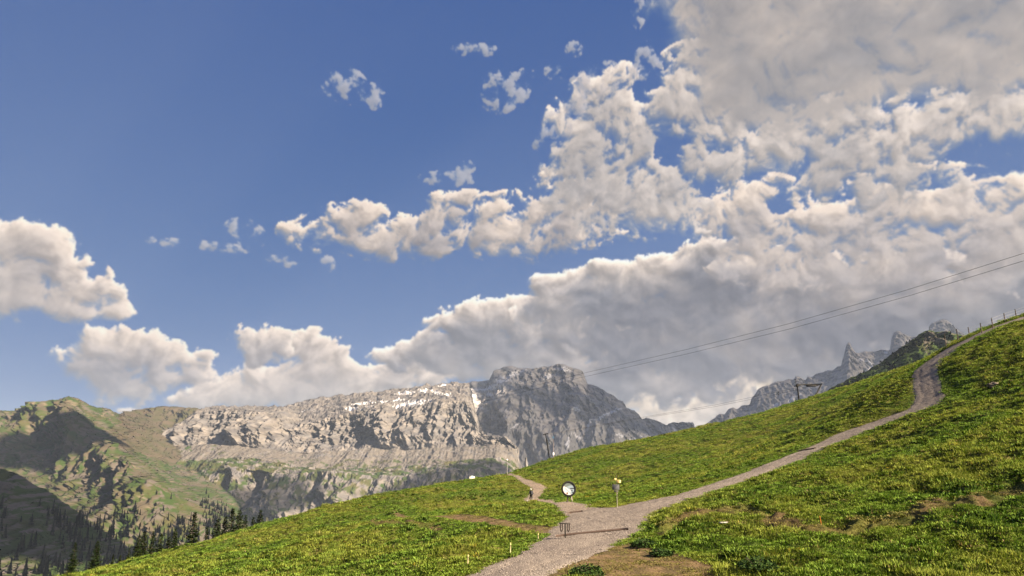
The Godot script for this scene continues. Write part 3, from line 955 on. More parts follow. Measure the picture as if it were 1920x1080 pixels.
	massif("green_shoulder", [e_sky, [[1520,790,1200],[1600,745,1180],[1700,700,1180],[1760,680,1200],[1860,690,1200]], [[1520,880,950],[1860,800,950]]], 1520.0, 1860.0, 300, [40, 24], 300.0,
		func(p: Vector3, b: int, t: float, px: float) -> Vector3:
			var g := m_flute.get_noise_3d(p.x * 1.6, p.y * 0.6, p.z)
			var r := m_rock.get_noise_3d(p.x * 5.0, p.y * 5.0, p.z * 5.0)
			return Vector3(0, 3.0 * r, (0.1 if t < 0.04 and b == 0 else 1.0) * (26.0 * g + 6.0 * r)),
		func(p: Vector3, n: Vector3, px: float, py: float, b: int) -> Color:
			var q := m_tint.get_noise_3d(p.x * 3.0, p.y * 3.0, p.z * 3.0)
			if px > 1725.0 and q > 0.1: return Color(0.11, 0.10, 0.085)
			return turf(p, 0.15))
	# green mountain on the left with its spur
	var g_sky := [[-80,775,3700],[0,770,3700],[30,770,3700],[38,773,3700],[45,772,3700],[60,765,3650],[78,757,3600],[100,749,3550],[110,750,3540],[118,746,3520],[130,743,3500],[150,748,3600],[165,758,3700],[180,764,3800],[200,765,3900],[212,771,4000],[228,778,4200],[234,777,4300],[240,775,4500],[270,768,4700],[300,762,4750],[330,762,4800],[370,765,4800],[400,775,4800],[460,800,4800]]
	var g_1 := [[-80,815,3400],[0,808,3450],[60,795,3500],[110,782,3350],[150,790,3150],[190,800,3400],[230,812,3600],[300,800,4400],[380,800,4600],[460,830,4600]]
	var g_2 := [[-80,850,3200],[0,845,3200],[70,850,3150],[130,862,3200],[175,845,3050],[213,829,2900],[240,842,3100],[270,850,3500],[330,872,3850],[420,885,3900],[460,890,3900]]
	var g_3 := [[-80,885,3000],[40,890,2950],[120,905,2900],[190,890,2850],[253,862,2650],[285,885,2850],[330,905,3200],[400,912,3500],[460,930,3700]]
	var g_4 := [[-80,930,2750],[80,935,2600],[180,940,2550],[250,915,2500],[292,898,2350],[340,930,2500],[400,945,2800],[430,950,3000],[460,960,3300]]
	var g_5 := [[-80,1000,2200],[150,985,2200],[300,965,2150],[380,985,2200],[430,990,2350],[460,1000,2500]]
	var g_6 := [[-80,1120,1800],[150,1100,1800],[460,1100,1900]]
	massif("green_mountain", [g_sky, g_1, g_2, g_3, g_4, g_5, g_6], -80.0, 460.0, 480, [24, 24, 22, 22, 26, 20], 700.0,
		func(p: Vector3, b: int, t: float, px: float) -> Vector3:
			var edge := 0.2 if (b == 0 and t < 0.05) else 1.0
			var g := m_flute.get_noise_3d(p.x * 0.9 + p.y * 0.5, p.y * 0.28, p.z * 0.25)
			var r := m_rock.get_noise_3d(p.x, p.y, p.z)
			var k := m_ridge.get_noise_3d(p.x * 0.8 + p.y * 0.5, p.y * 0.35, 0.0)
			var fine := m_rock.get_noise_3d(p.x * 4.0, p.y * 4.0, p.z * 4.0)
			var g2 := m_flute.get_noise_3d(p.x * 2.2 + p.y * 1.3, p.y * 0.5, p.z * 0.3)
			var push := edge * (62.0 * g + 20.0 * g2 + 18.0 * r + 95.0 * k + 7.0 * fine)
			return Vector3(-0.25 * push, 6.0 * r + 3.0 * fine, push),
		func(p: Vector3, n: Vector3, px: float, py: float, b: int) -> Color:
			var q := m_tint.get_noise_3d(p.x * 1.3, p.y * 1.3, p.z * 1.3)
			var f := m_flute.get_noise_3d(p.x * 0.9 + p.y * 0.5, p.y * 0.28, p.z * 0.25)
			if px > 225.0 and b <= 1: return Color(0.085, 0.068, 0.05).lerp(Color(0.055, 0.055, 0.028), clampf(0.5 + q * 1.6, 0.0, 1.0))
			if f > 0.30 and q < -0.10: return Color(0.095, 0.086, 0.074)
			var f2 := m_flute.get_noise_3d(p.x * 2.2 + p.y * 1.3, p.y * 0.5, p.z * 0.3)
			if f2 > 0.32 and q > -0.05: return Color(0.080, 0.070, 0.048)
			if f > 0.55 and q > 0.08: return Color(0.13, 0.11, 0.08)
			return turf(p, 0.18))
	# darker ridge before it
	var h_sky := [[-120,850,1750],[-40,868,1700],[0,880,1650],[15,882,1640],[30,887,1620],[45,893,1600],[75,912,1600],[100,926,1600],[130,948,1580],[160,972,1560],[200,1000,1540],[260,1035,1500],[330,1070,1480],[420,1110,1450]]
	massif("dark_ridge", [h_sky, [[-120,940,1500],[0,950,1450],[80,985,1400],[160,1030,1350],[420,1150,1300]], [[-120,1120,1000],[420,1220,1000]]], -120.0, 420.0, 300, [40, 40], 500.0,
		func(p: Vector3, b: int, t: float, px: float) -> Vector3:
			var edge := 0.2 if (b == 0 and t < 0.05) else 1.0
			var g := m_flute.get_noise_3d(p.x * 1.4 - p.y * 0.8, p.y * 0.4, 0.0)
			var r := m_rock.get_noise_3d(p.x * 1.5, p.y * 1.5, p.z * 1.5)
			var push := edge * (45.0 * g + 16.0 * r)
			return Vector3(-0.2 * push, 5.0 * r, push),
		func(p: Vector3, n: Vector3, px: float, py: float, b: int) -> Color:
			var q := m_tint.get_noise_3d(p.x * 2.0, p.y * 2.0, p.z * 2.0)
			if m_flute.get_noise_3d(p.x * 1.4 - p.y * 0.8, p.y * 0.4, 0.0) > 0.25 and q > -0.1: return Color(0.10, 0.09, 0.08)
			return turf(p, 0.1))
	# the valley bottom, far beyond and around
	var st := start()
	for q in [Vector3(-20000, -520, -20000), Vector3(20000, -520, -20000), Vector3(20000, -520, 3000), Vector3(-20000, -520, -20000), Vector3(20000, -520, 3000), Vector3(-20000, -520, 3000)]:
		st.add_vertex(q)
	tag(put("valley_floor", done(st), mat(Color(0.06, 0.08, 0.03), 1.0), self), "", "", "", "structure")

func _ready() -> void:
	camera_and_light()
	n_hum = noise(201, 0.38, 4, FastNoiseLite.FRACTAL_FBM, 0.55)
	n_roll = noise(203, 0.07, 3)
	n_patch = noise(207, 0.055, 4, FastNoiseLite.FRACTAL_FBM, 0.6)
	n_patch2 = noise(211, 0.12, 4, FastNoiseLite.FRACTAL_FBM, 0.6)
	survey_ground()
	mountains()
	paths()
	meadow()
	grass()
	things()

# ---------------------------------------------------------------- clouds out of the frame that shade the slopes
func shade_clouds() -> void:
	var e1 := Vector3.UP.cross(SUN_TO).normalized()
	var e2 := SUN_TO.cross(e1)
	var m := mat(Color(0.85, 0.85, 0.85), 1.0)
	m.transparency = BaseMaterial3D.TRANSPARENCY_ALPHA      # thin enough to let some sun through
	m.albedo_color.a = 0.55
	var lump := noise(301, 1.4, 4, FastNoiseLite.FRACTAL_FBM, 0.55)
	for d in [[5150, 1680, 530, 640, 4500, "unseen wide white cumulus cloud shading the rock summit"], [6550, 1000, 1050, 560, 4600, "unseen long white cumulus cloud shading the rock towers"], [5520, 1250, 560, 520, 4300, "unseen white cumulus cloud closing the shade between the two larger ones"], [4560, 1180, 540, 580, 4200, "unseen ragged white cloud carrying the shade down the lower summit"], [2550, 1330, 110, 130, 4000, "unseen small ragged white cloud shading the gully beside the cliffs"], [2960, 1010, 320, 110, 4000, "unseen thin flat white cloud shading the foot of the limestone cliffs"], [1890, 1830, 220, 185, 3000, "unseen small white cloud shading the green mountain"], [930, 830, 330, 270, 3000, "unseen round white cloud shading the dark forested ridge"]]:
		var w := 64
		var h := 33
		var v := PackedVector3Array()
		var c := PackedColorArray()
		for j in h:
			var a := PI * j / (h - 1)
			for i in w:
				var b := TAU * i / (w - 1)
				var n := Vector3(sin(a) * cos(b), sin(a) * sin(b), cos(a))
				var k: float = 1.0 + 0.42 * lump.get_noise_3d(n.x + d[0] * 0.01, n.y, n.z)
				v.append(e1 * (n.x * d[2] * k) + e2 * (n.y * d[3] * k) + SUN_TO * (n.z * 0.55 * minf(d[2], d[3]) * k))
				c.append(Color(1, 1, 1))
		var own: StandardMaterial3D = m.duplicate()
		own.albedo_color.a = 0.55 if d[0] > 2400 else 0.8        # the two that shade the left slopes are denser, to darken them
		var o := put("cloud", grid_mesh(v, c, w, h), own, self)
		o.position = e1 * d[0] + e2 * d[1] + SUN_TO * d[4]
		tag(o, d[5], "cloud", "", "")

# ---------------------------------------------------------------- trees
func spray(v: PackedVector3Array, n: PackedVector3Array, c: PackedColorArray, p: Vector3, dir: Vector3, side: Vector3, long: float, wide: float, col: Color) -> void:
	var tip := p + dir * long
	var mid := p + dir * long * 0.45 + Vector3(0, long * 0.06, 0)
	var nn := side.cross(dir).normalized()
	if nn.y < 0.0: nn = -nn
	for q in [p, mid - side * wide, mid + side * wide, mid - side * wide, tip, mid + side * wide]:
		v.append(q); n.append(nn); c.append(col)

func spruce_crown(r: RandomNumberGenerator, tall: float, wide: float) -> ArrayMesh:
	var v := PackedVector3Array()
	var n := PackedVector3Array()
	var c := PackedColorArray()
	var y := tall * r.randf_range(0.05, 0.10)
	while y < tall * 0.985:
		var t := y / tall
		var reach := wide * pow(1.0 - t, 0.82) * r.randf_range(0.72, 1.12) + 0.12
		var arms := int(lerpf(8.0, 4.0, t))
		var spin := r.randf() * TAU
		for a in arms:
			if r.randf() < 0.12: continue
			var ang := spin + TAU * a / arms + r.randfn() * 0.25
			var out := Vector3(cos(ang), 0, sin(ang))
			var long := reach * r.randf_range(0.65, 1.15)
			var drop := lerpf(-0.42, 0.35, t) + r.randfn() * 0.08
			var steps := maxi(2, int(long / 0.3))
			for s in steps:
				var u := (s + 0.3) / steps
				var p := Vector3(0, y, 0) + out * long * u + Vector3(0, long * (drop * u + 0.16 * u * u), 0)
				var wd := long * 0.24 * (1.15 - u) + 0.12
				var g := r.randf_range(0.7, 1.25)
				var col := Color(0.022 * g, 0.036 * g, 0.013 * g)
				if r.randf() < 0.25: col = Color(0.038 * g, 0.048 * g, 0.016 * g)
				for q in 3:
					var yaw := ang + r.randfn() * 0.45 + (q - 1) * 0.75
					var dir := Vector3(cos(yaw), drop * 0.8 + r.randfn() * 0.22 - 0.1, sin(yaw)).normalized()
					var side := dir.cross(Vector3(r.randfn() * 0.4, 1, r.randfn() * 0.4)).normalized()
					spray(v, n, c, p, dir, side, wd * r.randf_range(1.4, 2.2), wd * 0.62, col)
		y += tall * lerpf(0.030, 0.018, t) * r.randf_range(0.7, 1.3)
	for k in 5:
		spray(v, n, c, Vector3(0, tall * 0.95, 0), Vector3(r.randfn() * 0.2, 1, r.randfn() * 0.2).normalized(), Vector3(cos(k * 1.3), 0, sin(k * 1.3)), tall * 0.06, 0.06, Color(0.035, 0.055, 0.02))
	var arr := []
	arr.resize(Mesh.ARRAY_MAX)
	arr[Mesh.ARRAY_VERTEX] = v; arr[Mesh.ARRAY_NORMAL] = n; arr[Mesh.ARRAY_COLOR] = c
	var m := ArrayMesh.new()
	m.add_surface_from_arrays(Mesh.PRIMITIVE_TRIANGLES, arr)
	return m

func trees() -> void:
	var r := RandomNumberGenerator.new(); r.seed = 909
	var needle := painted_by_vertex(0.8)
	needle.cull_mode = BaseMaterial3D.CULL_DISABLED
	needle.backlight_enabled = true
	needle.backlight = Color(0.15, 0.2, 0.06)
	var bark := mat(Color(0.075, 0.055, 0.04), 0.95)
	var crowns := []
	var trunks := []
	for k in 4:
		crowns.append(spruce_crown(r, 10.0, [2.1, 2.5, 1.8, 2.3][k]))
		var st := start()
		tube(st, [Vector3(0, -0.6, 0), Vector3(0.04, 3, 0.03), Vector3(0, 6.5, 0), Vector3(0, 9.6, 0)], 0.2, 0.03, 8)
		trunks.append(done(st))
	# tip of each spruce, its distance, and what tells it apart
	for t in [[142,1017,118,0,"slender spruce at the lower end of the row below the meadow"], [184,1014,122,1,"bushy spruce second from the lower end of the row"], [213,1040,120,2,"low young spruce beside the bushy spruce"], [226,1040,128,3,"low young spruce before a gap in the row"], [243,1029,126,0,"short spruce standing where the row closes up"], [262,1003,134,1,"spruce at the lower edge of the dense clump"], [272,996,138,3,"tall spruce in the middle of the dense clump"], [288,996,142,2,"spruce with a narrow crown in the dense clump"], [303,1000,144,0,"spruce at the upper edge of the dense clump"], [318,1006,150,3,"small spruce between the dense clump and a taller spruce"], [330,991,148,1,"broad spruce standing next to the tallest spruce"], [366,960,154,0,"tallest spruce, standing alone above the meadow crest"], [389,989,160,2,"small narrow spruce uphill of the tallest spruce"], [409,973,160,1,"stocky spruce beside the upper group"], [424,968,168,3,"spruce at the lower side of the upper group"], [437,953,166,0,"tall spruce leading the upper group"], [450,956,170,1,"spruce close behind the leader of the upper group"], [461,966,172,2,"thin spruce inside the upper group"], [476,969,172,3,"spruce before the last one of the row"], [489,956,176,1,"spruce at the upper end of the row by the cliffs"]]:
		var top := at(t[0], t[1], t[2])
		var y := lie(top.x, top.z) - 0.3
		var o := thing("spruce_tree", Vector3(top.x, y, top.z), r.randf() * TAU)
		var s := (top.y - y) / 10.0
		put("trunk", trunks[t[3]], bark, o)
		put("crown", crowns[t[3]], needle, o)
		o.scale = Vector3(s * r.randf_range(0.95, 1.2), s, s * r.randf_range(0.95, 1.2))
		tag(o, t[4], "tree", "spruces below the meadow crest")
	# the far woods, one mass on the lower slopes
	var v := PackedVector3Array(); var nn := PackedVector3Array(); var c := PackedColorArray()
	for tier in 5:
		var y0 := 0.06 + tier * 0.18
		var y1 := y0 + 0.30
		var rad := 0.2 * (1.0 - tier * 0.17)
		for k in 8:
			var a0 := TAU * (k + 0.5 * (tier % 2)) / 8.0
			var a1 := a0 + TAU / 8.0 * 1.1
			var r0 := rad * r.randf_range(0.7, 1.2)
			var p := Vector3(cos(a0) * r0, y0 - r.randf() * 0.05, sin(a0) * r0)
			var q := Vector3(cos(a1) * r0 * 0.9, y0, sin(a1) * r0 * 0.9)
			var g := r.randf_range(0.7, 1.2)
			for e in [p, Vector3(0, y1, 0), q]:
				v.append(e); nn.append((p + q + Vector3(0, 0.15, 0)).normalized()); c.append(Color(g, g, g))
	var arr := []
	arr.resize(Mesh.ARRAY_MAX)
	arr[Mesh.ARRAY_VERTEX] = v; arr[Mesh.ARRAY_NORMAL] = nn; arr[Mesh.ARRAY_COLOR] = c
	var far := ArrayMesh.new()
	far.add_surface_from_arrays(Mesh.PRIMITIVE_TRIANGLES, arr)
	for w in [["green_mountain", 1700, "far conifer wood on the foot of the green mountain"], ["dark_ridge", 520, "shaded conifer wood clinging to the dark ridge"], ["green_shoulder", 1500, "dense low bushes covering the green shoulder below the towers"], ["limestone_cliffs", 420, "scattered dwarf pines on the ledges under the cliffs"]]:
		var s: Dictionary = sheets[w[0]]
		var buf := PackedFloat32Array()
		var tries := 0
		while buf.size() / 16 < w[1] and tries < 60000:
			tries += 1
			var i := r.randi_range(0, s.nx - 1)
			var j := r.randi_range(8, s.h - 2)
			var px: float = lerpf(s.px0, s.px1, float(i) / (s.nx - 1))
			var py: float = s.py[j * s.nx + i]
			var p: Vector3 = s.v[j * s.nx + i]
			var k := m_big.get_noise_2d(p.x * 6.0, p.z * 6.0 + p.y * 4.0)
			var tall := r.randf_range(13.0, 24.0)
			var ok := false
			var col := Color(0.018, 0.029, 0.013)
			if w[0] == "green_mountain":
				ok = (py > 985.0 - absf(px - 230.0) * 0.15 + k * 60.0 and px < 440.0) or (py > 915.0 and r.randf() < 0.006)
				if r.randf() < 0.5: col = Color(0.034, 0.046, 0.017)
			elif w[0] == "dark_ridge":
				ok = py > 985.0 + k * 130.0 - px * 0.15 or r.randf() < 0.02
				tall = r.randf_range(9.0, 30.0)
			elif w[0] == "limestone_cliffs":
				ok = py > 872.0 and k > 0.05 and s.band[j * s.nx + i] >= 3
				tall = r.randf_range(6.0, 14.0)
			else:
				ok = k > -0.22 and (px < 1735.0 or r.randf() < 0.15)
				tall = r.randf_range(1.8, 4.5)
				col = Color(0.026, 0.043, 0.018) if r.randf() < 0.7 else Color(0.045, 0.062, 0.022)
			if not ok: continue
			p += Vector3(r.randfn() * 4.0, -1.0, r.randfn() * 4.0)
			var fat := 4.0 if w[0] == "green_shoulder" else 1.0
			one(buf, p, r.randf() * TAU, tall * r.randf_range(0.8, 1.2) * fat, tall, col)
		scatter("bushes" if w[0] == "green_shoulder" else "far_wood", w[2], "bushes" if w[0] == "green_shoulder" else "wood", far, needle, buf)

func shrub(where: Vector3, wide: float, tall: float, label: String, seed_: int) -> void:
	var r := RandomNumberGenerator.new(); r.seed = seed_
	var o := thing("shrub", where)
	var st := start()
	var v := PackedVector3Array(); var n := PackedVector3Array(); var c := PackedColorArray()
	for k in 14:
		var a := r.randf() * TAU
		var q := r.randf() * wide * 0.75
		tube(st, [Vector3(0, -0.08, 0), Vector3(cos(a) * q * 0.5, tall * 0.5, sin(a) * q * 0.5), Vector3(cos(a) * q, tall * 0.85, sin(a) * q)], 0.018, 0.006, 4)
	for k in 900:
		var a := r.randf() * TAU
		var e := r.randf()
		var q := sqrt(r.randf()) * wide
		var y := tall * (0.05 + 0.95 * e * sqrt(maxf(0.0, 1.0 - q * q / (wide * wide))))
		var p := Vector3(cos(a) * q, y, sin(a) * q)
		var yaw := r.randf() * TAU
		var dir := Vector3(cos(yaw), r.randf_range(-0.3, 0.9), sin(yaw)).normalized()
		var side := dir.cross(Vector3(r.randfn(), 1, r.randfn())).normalized()
		var g := r.randf_range(0.6, 1.3)
		spray(v, n, c, p, dir, side, r.randf_range(0.08, 0.15), 0.035, Color(0.042 * g, 0.078 * g, 0.022 * g))
	var arr := []
	arr.resize(Mesh.ARRAY_MAX)
	arr[Mesh.ARRAY_VERTEX] = v; arr[Mesh.ARRAY_NORMAL] = n; arr[Mesh.ARRAY_COLOR] = c
	var m := ArrayMesh.new()
	m.add_surface_from_arrays(Mesh.PRIMITIVE_TRIANGLES, arr)
	var leaf := painted_by_vertex(0.6)
	leaf.cull_mode = BaseMaterial3D.CULL_DISABLED
	put("stem", done(st), mat(Color(0.08, 0.06, 0.04)), o)
	put("foliage", m, leaf, o)
	tag(o, label, "shrub", "shrubs at the path")

# ---------------------------------------------------------------- smooth bodies: capsules joined by a smooth minimum, meshed as surface nets
func body(bones: Array, cell: float, soft: float) -> ArrayMesh:
	var lo := Vector3(1e9, 1e9, 1e9)
	var hi := -lo
	for b in bones:
		var rr := maxf(b[2], b[3]) + cell * 3.0
		for p in [b[0], b[1]]:
			lo = lo.min(p - Vector3.ONE * rr); hi = hi.max(p + Vector3.ONE * rr)
	var nx := int((hi.x - lo.x) / cell) + 2
	var ny := int((hi.y - lo.y) / cell) + 2
	var nz := int((hi.z - lo.z) / cell) + 2
	var f := PackedFloat32Array(); f.resize(nx * ny * nz); f.fill(9.0)
	for b in bones:
		var p: Vector3 = b[0]
		var d: Vector3 = b[1] - p
		var l2 := maxf(d.length_squared(), 1e-9)
		var rm := maxf(b[2], b[3]) + soft + cell * 2.0
		var a0: Vector3 = (b[0].min(b[1]) - Vector3.ONE * rm - lo) / cell
		var a1: Vector3 = (b[0].max(b[1]) + Vector3.ONE * rm - lo) / cell
		for k in range(maxi(0, int(a0.z)), mini(nz, int(a1.z) + 2)):
			for j in range(maxi(0, int(a0.y)), mini(ny, int(a1.y) + 2)):
				for i in range(maxi(0, int(a0.x)), mini(nx, int(a1.x) + 2)):
					var q := lo + Vector3(i, j, k) * cell
					var t := clampf((q - p).dot(d) / l2, 0.0, 1.0)
					var s := (q - p - d * t).length() - lerpf(b[2], b[3], t)
					var id := (k * ny + j) * nx + i
					var e := f[id]
					var h := clampf(0.5 + 0.5 * (e - s) / soft, 0.0, 1.0)
					f[id] = lerpf(e, s, h) - soft * h * (1.0 - h)
	var cellv := {}
	var st := start()
	st.set_smooth_group(0)
	var verts := []
	for k in nz - 1:
		for j in ny - 1:
			for i in nx - 1:
				var sum := Vector3.ZERO
				var cnt := 0
				for e in [[0,0,0,1,0,0],[0,1,0,1,1,0],[0,0,1,1,0,1],[0,1,1,1,1,1],[0,0,0,0,1,0],[1,0,0,1,1,0],[0,0,1,0,1,1],[1,0,1,1,1,1],[0,0,0,0,0,1],[1,0,0,1,0,1],[0,1,0,0,1,1],[1,1,0,1,1,1]]:
					var a := f[((k + e[2]) * ny + j + e[1]) * nx + i + e[0]]
					var b := f[((k + e[5]) * ny + j + e[4]) * nx + i + e[3]]
					if (a < 0.0) != (b < 0.0):
						var t := a / (a - b)
						sum += Vector3(e[0], e[1], e[2]).lerp(Vector3(e[3], e[4], e[5]), t)
						cnt += 1
				if cnt > 0:
					cellv[(k * ny + j) * nx + i] = verts.size()
					verts.append(lo + (Vector3(i, j, k) + sum / cnt) * cell)
	var idx := []
	for k in range(1, nz - 1):
		for j in range(1, ny - 1):
			for i in range(1, nx - 1):
				var id := (k * ny + j) * nx + i
				var a := f[id] < 0.0
				for ax in 3:
					var step: int = [1, nx, nx * ny][ax]
					var b := f[id + step] < 0.0
					if a == b: continue
					var u: int = [nx, nx * ny, 1][ax]
					var w: int = [nx * ny, 1, nx][ax]
					var q := [id, id - u, id - u - w, id - w]
					if not a: q.reverse()
					for t in [0, 2, 1, 0, 3, 2]: idx.append(cellv[q[t]])
	for i in idx: st.add_vertex(verts[i])
	st.index()
	st.generate_normals()
	return st.commit()

func hiker() -> void:
	var base := sight_ground(996, 942)
	base.y = lie(base.x, base.z) + 0.02
	var o := thing("person", base, 0.5)
	var cloth := mat(Color(0.008, 0.008, 0.010), 0.95)
	# walking up the path, seen from behind; bones are in metres, facing -z
	var bones := [[Vector3(0, 0.95, 0), Vector3(0, 1.20, -0.02), 0.155, 0.15], [Vector3(0, 1.20, -0.02), Vector3(0, 1.42, -0.05), 0.16, 0.13], [Vector3(-0.15, 1.43, -0.05), Vector3(0.15, 1.43, -0.05), 0.075, 0.075], [Vector3(0, 1.45, -0.05), Vector3(0, 1.56, -0.08), 0.058, 0.055],
		[Vector3(-0.09, 0.94, 0), Vector3(-0.11, 0.50, -0.14), 0.105, 0.07], [Vector3(-0.11, 0.50, -0.14), Vector3(-0.10, 0.10, 0.02), 0.066, 0.045], [Vector3(-0.10, 0.05, 0.05), Vector3(-0.11, 0.04, -0.15), 0.045, 0.038],
		[Vector3(0.09, 0.94, 0), Vector3(0.11, 0.51, 0.03), 0.105, 0.07], [Vector3(0.11, 0.51, 0.03), Vector3(0.11, 0.12, 0.24), 0.066, 0.045], [Vector3(0.11, 0.07, 0.27), Vector3(0.12, 0.04, 0.08), 0.045, 0.038],
		[Vector3(-0.20, 1.42, -0.05), Vector3(-0.30, 1.17, 0.04), 0.062, 0.05], [Vector3(-0.30, 1.17, 0.04), Vector3(-0.33, 1.04, -0.19), 0.046, 0.033], [Vector3(0.20, 1.42, -0.05), Vector3(0.31, 1.17, 0.02), 0.062, 0.05], [Vector3(0.31, 1.17, 0.02), Vector3(0.35, 1.03, -0.20), 0.046, 0.033]]
	put("clothed_body", body(bones, 0.022, 0.035), cloth, o)
	var skin := mat(Color(0.42, 0.27, 0.19), 0.6)
	# head with nose, chin and ears
	put("head", body([[Vector3(0, 1.66, -0.09), Vector3(0, 1.69, -0.085), 0.088, 0.092], [Vector3(0, 1.60, -0.13), Vector3(0, 1.61, -0.12), 0.05, 0.055], [Vector3(0, 1.655, -0.185), Vector3(0, 1.635, -0.198), 0.012, 0.017], [Vector3(-0.092, 1.66, -0.08), Vector3(-0.094, 1.63, -0.085), 0.016, 0.012], [Vector3(0.092, 1.66, -0.08), Vector3(0.094, 1.63, -0.085), 0.016, 0.012]], 0.010, 0.02), skin, o)
	var st := start()
	var cap := SphereMesh.new()
	cap.radius = 0.104; cap.height = 0.125; cap.is_hemisphere = true; cap.radial_segments = 20; cap.rings = 8
	st.append_from(cap, 0, Transform3D(Basis.IDENTITY, Vector3(0, 1.685, -0.085)))
	var brim := CylinderMesh.new()
	brim.top_radius = 0.15; brim.bottom_radius = 0.155; brim.height = 0.012; brim.radial_segments = 20
	st.append_from(brim, 0, Transform3D(Basis.IDENTITY, Vector3(0, 1.695, -0.09)))
	put("sun_hat", st.commit(), mat(Color(0.62, 0.64, 0.66), 0.85), o)
	put("rucksack", body([[Vector3(-0.08, 1.08, 0.20), Vector3(-0.08, 1.40, 0.16), 0.11, 0.10], [Vector3(0.08, 1.08, 0.20), Vector3(0.08, 1.40, 0.16), 0.11, 0.10], [Vector3(-0.08, 1.46, 0.15), Vector3(0.08, 1.46, 0.15), 0.06, 0.06]], 0.02, 0.05), mat(Color(0.022, 0.025, 0.035), 0.85), o)
	for s in [-1.0, 1.0]:
		var hand := Vector3(0.34 * s, 1.02, -0.235)
		var fist := [[hand + Vector3(0, 0.01, 0.02), hand + Vector3(0, -0.01, -0.01), 0.030, 0.034]]
		for k in 4:
			var y := 0.028 - k * 0.019
			var knuckle := hand + Vector3(0.012 * s, y, -0.036)
			var bent := hand + Vector3(-0.016 * s, y - 0.003, -0.046 + k * 0.002)
			var tip := hand + Vector3(-0.034 * s, y - 0.006, -0.020 + k * 0.003)
			fist.append([hand + Vector3(0.016 * s, y, -0.008), knuckle, 0.0095, 0.009]); fist.append([knuckle, bent, 0.009, 0.0085]); fist.append([bent, tip, 0.0085, 0.007])
		fist.append([hand + Vector3(-0.012 * s, 0.02, 0.012), hand + Vector3(-0.032 * s, 0.036, -0.010), 0.011, 0.010])
		fist.append([hand + Vector3(-0.032 * s, 0.036, -0.010), hand + Vector3(-0.028 * s, 0.034, -0.034), 0.010, 0.008])
		put("hand", body(fist, 0.006, 0.006), skin, o)
		var pst := start()
		tube(pst, [hand + Vector3(-0.008 * s, 0.09, -0.022), Vector3(0.40 * s, 0.02, -0.42 if s < 0 else -0.02)], 0.013, 0.009, 8)
		put("trekking_pole", done(pst), mat(Color(0.55, 0.56, 0.58), 0.35, 0.6), o)
	for b in [[-0.11, -0.03], [0.115, 0.19]]:
		var bst := start()
		slab(bst, Vector3(b[0], 0.015, b[1]), Vector3(0.045, 0.02, 0.14), Basis.IDENTITY, 0.3)
		put("boot_sole", done(bst), mat(Color(0.05, 0.045, 0.04), 0.9), o)
	o.scale = Vector3.ONE * 1.08
	tag(o, "hiker in black clothes with rucksack, pale hat and two poles on the footpath", "person")

# ---------------------------------------------------------------- signs, posts, lift
func one_mesh(shape: Callable) -> ArrayMesh:
	var st := start()
	shape.call(st)
	return done(st)

func pole(st: SurfaceTool, a: Vector3, b: Vector3, r0: float, r1: float, n := 8) -> void:
	tube(st, [a, b], r0, r1, n)

func stand_at(px: float, py: float) -> Vector3:
	var p := sight_ground(px, py)
	p.y = ground(p.x, p.z)
	return p

func face_eye(p: Vector3) -> float:               # turn about y so that +z looks at the camera
	return atan2(-p.x, -p.z)

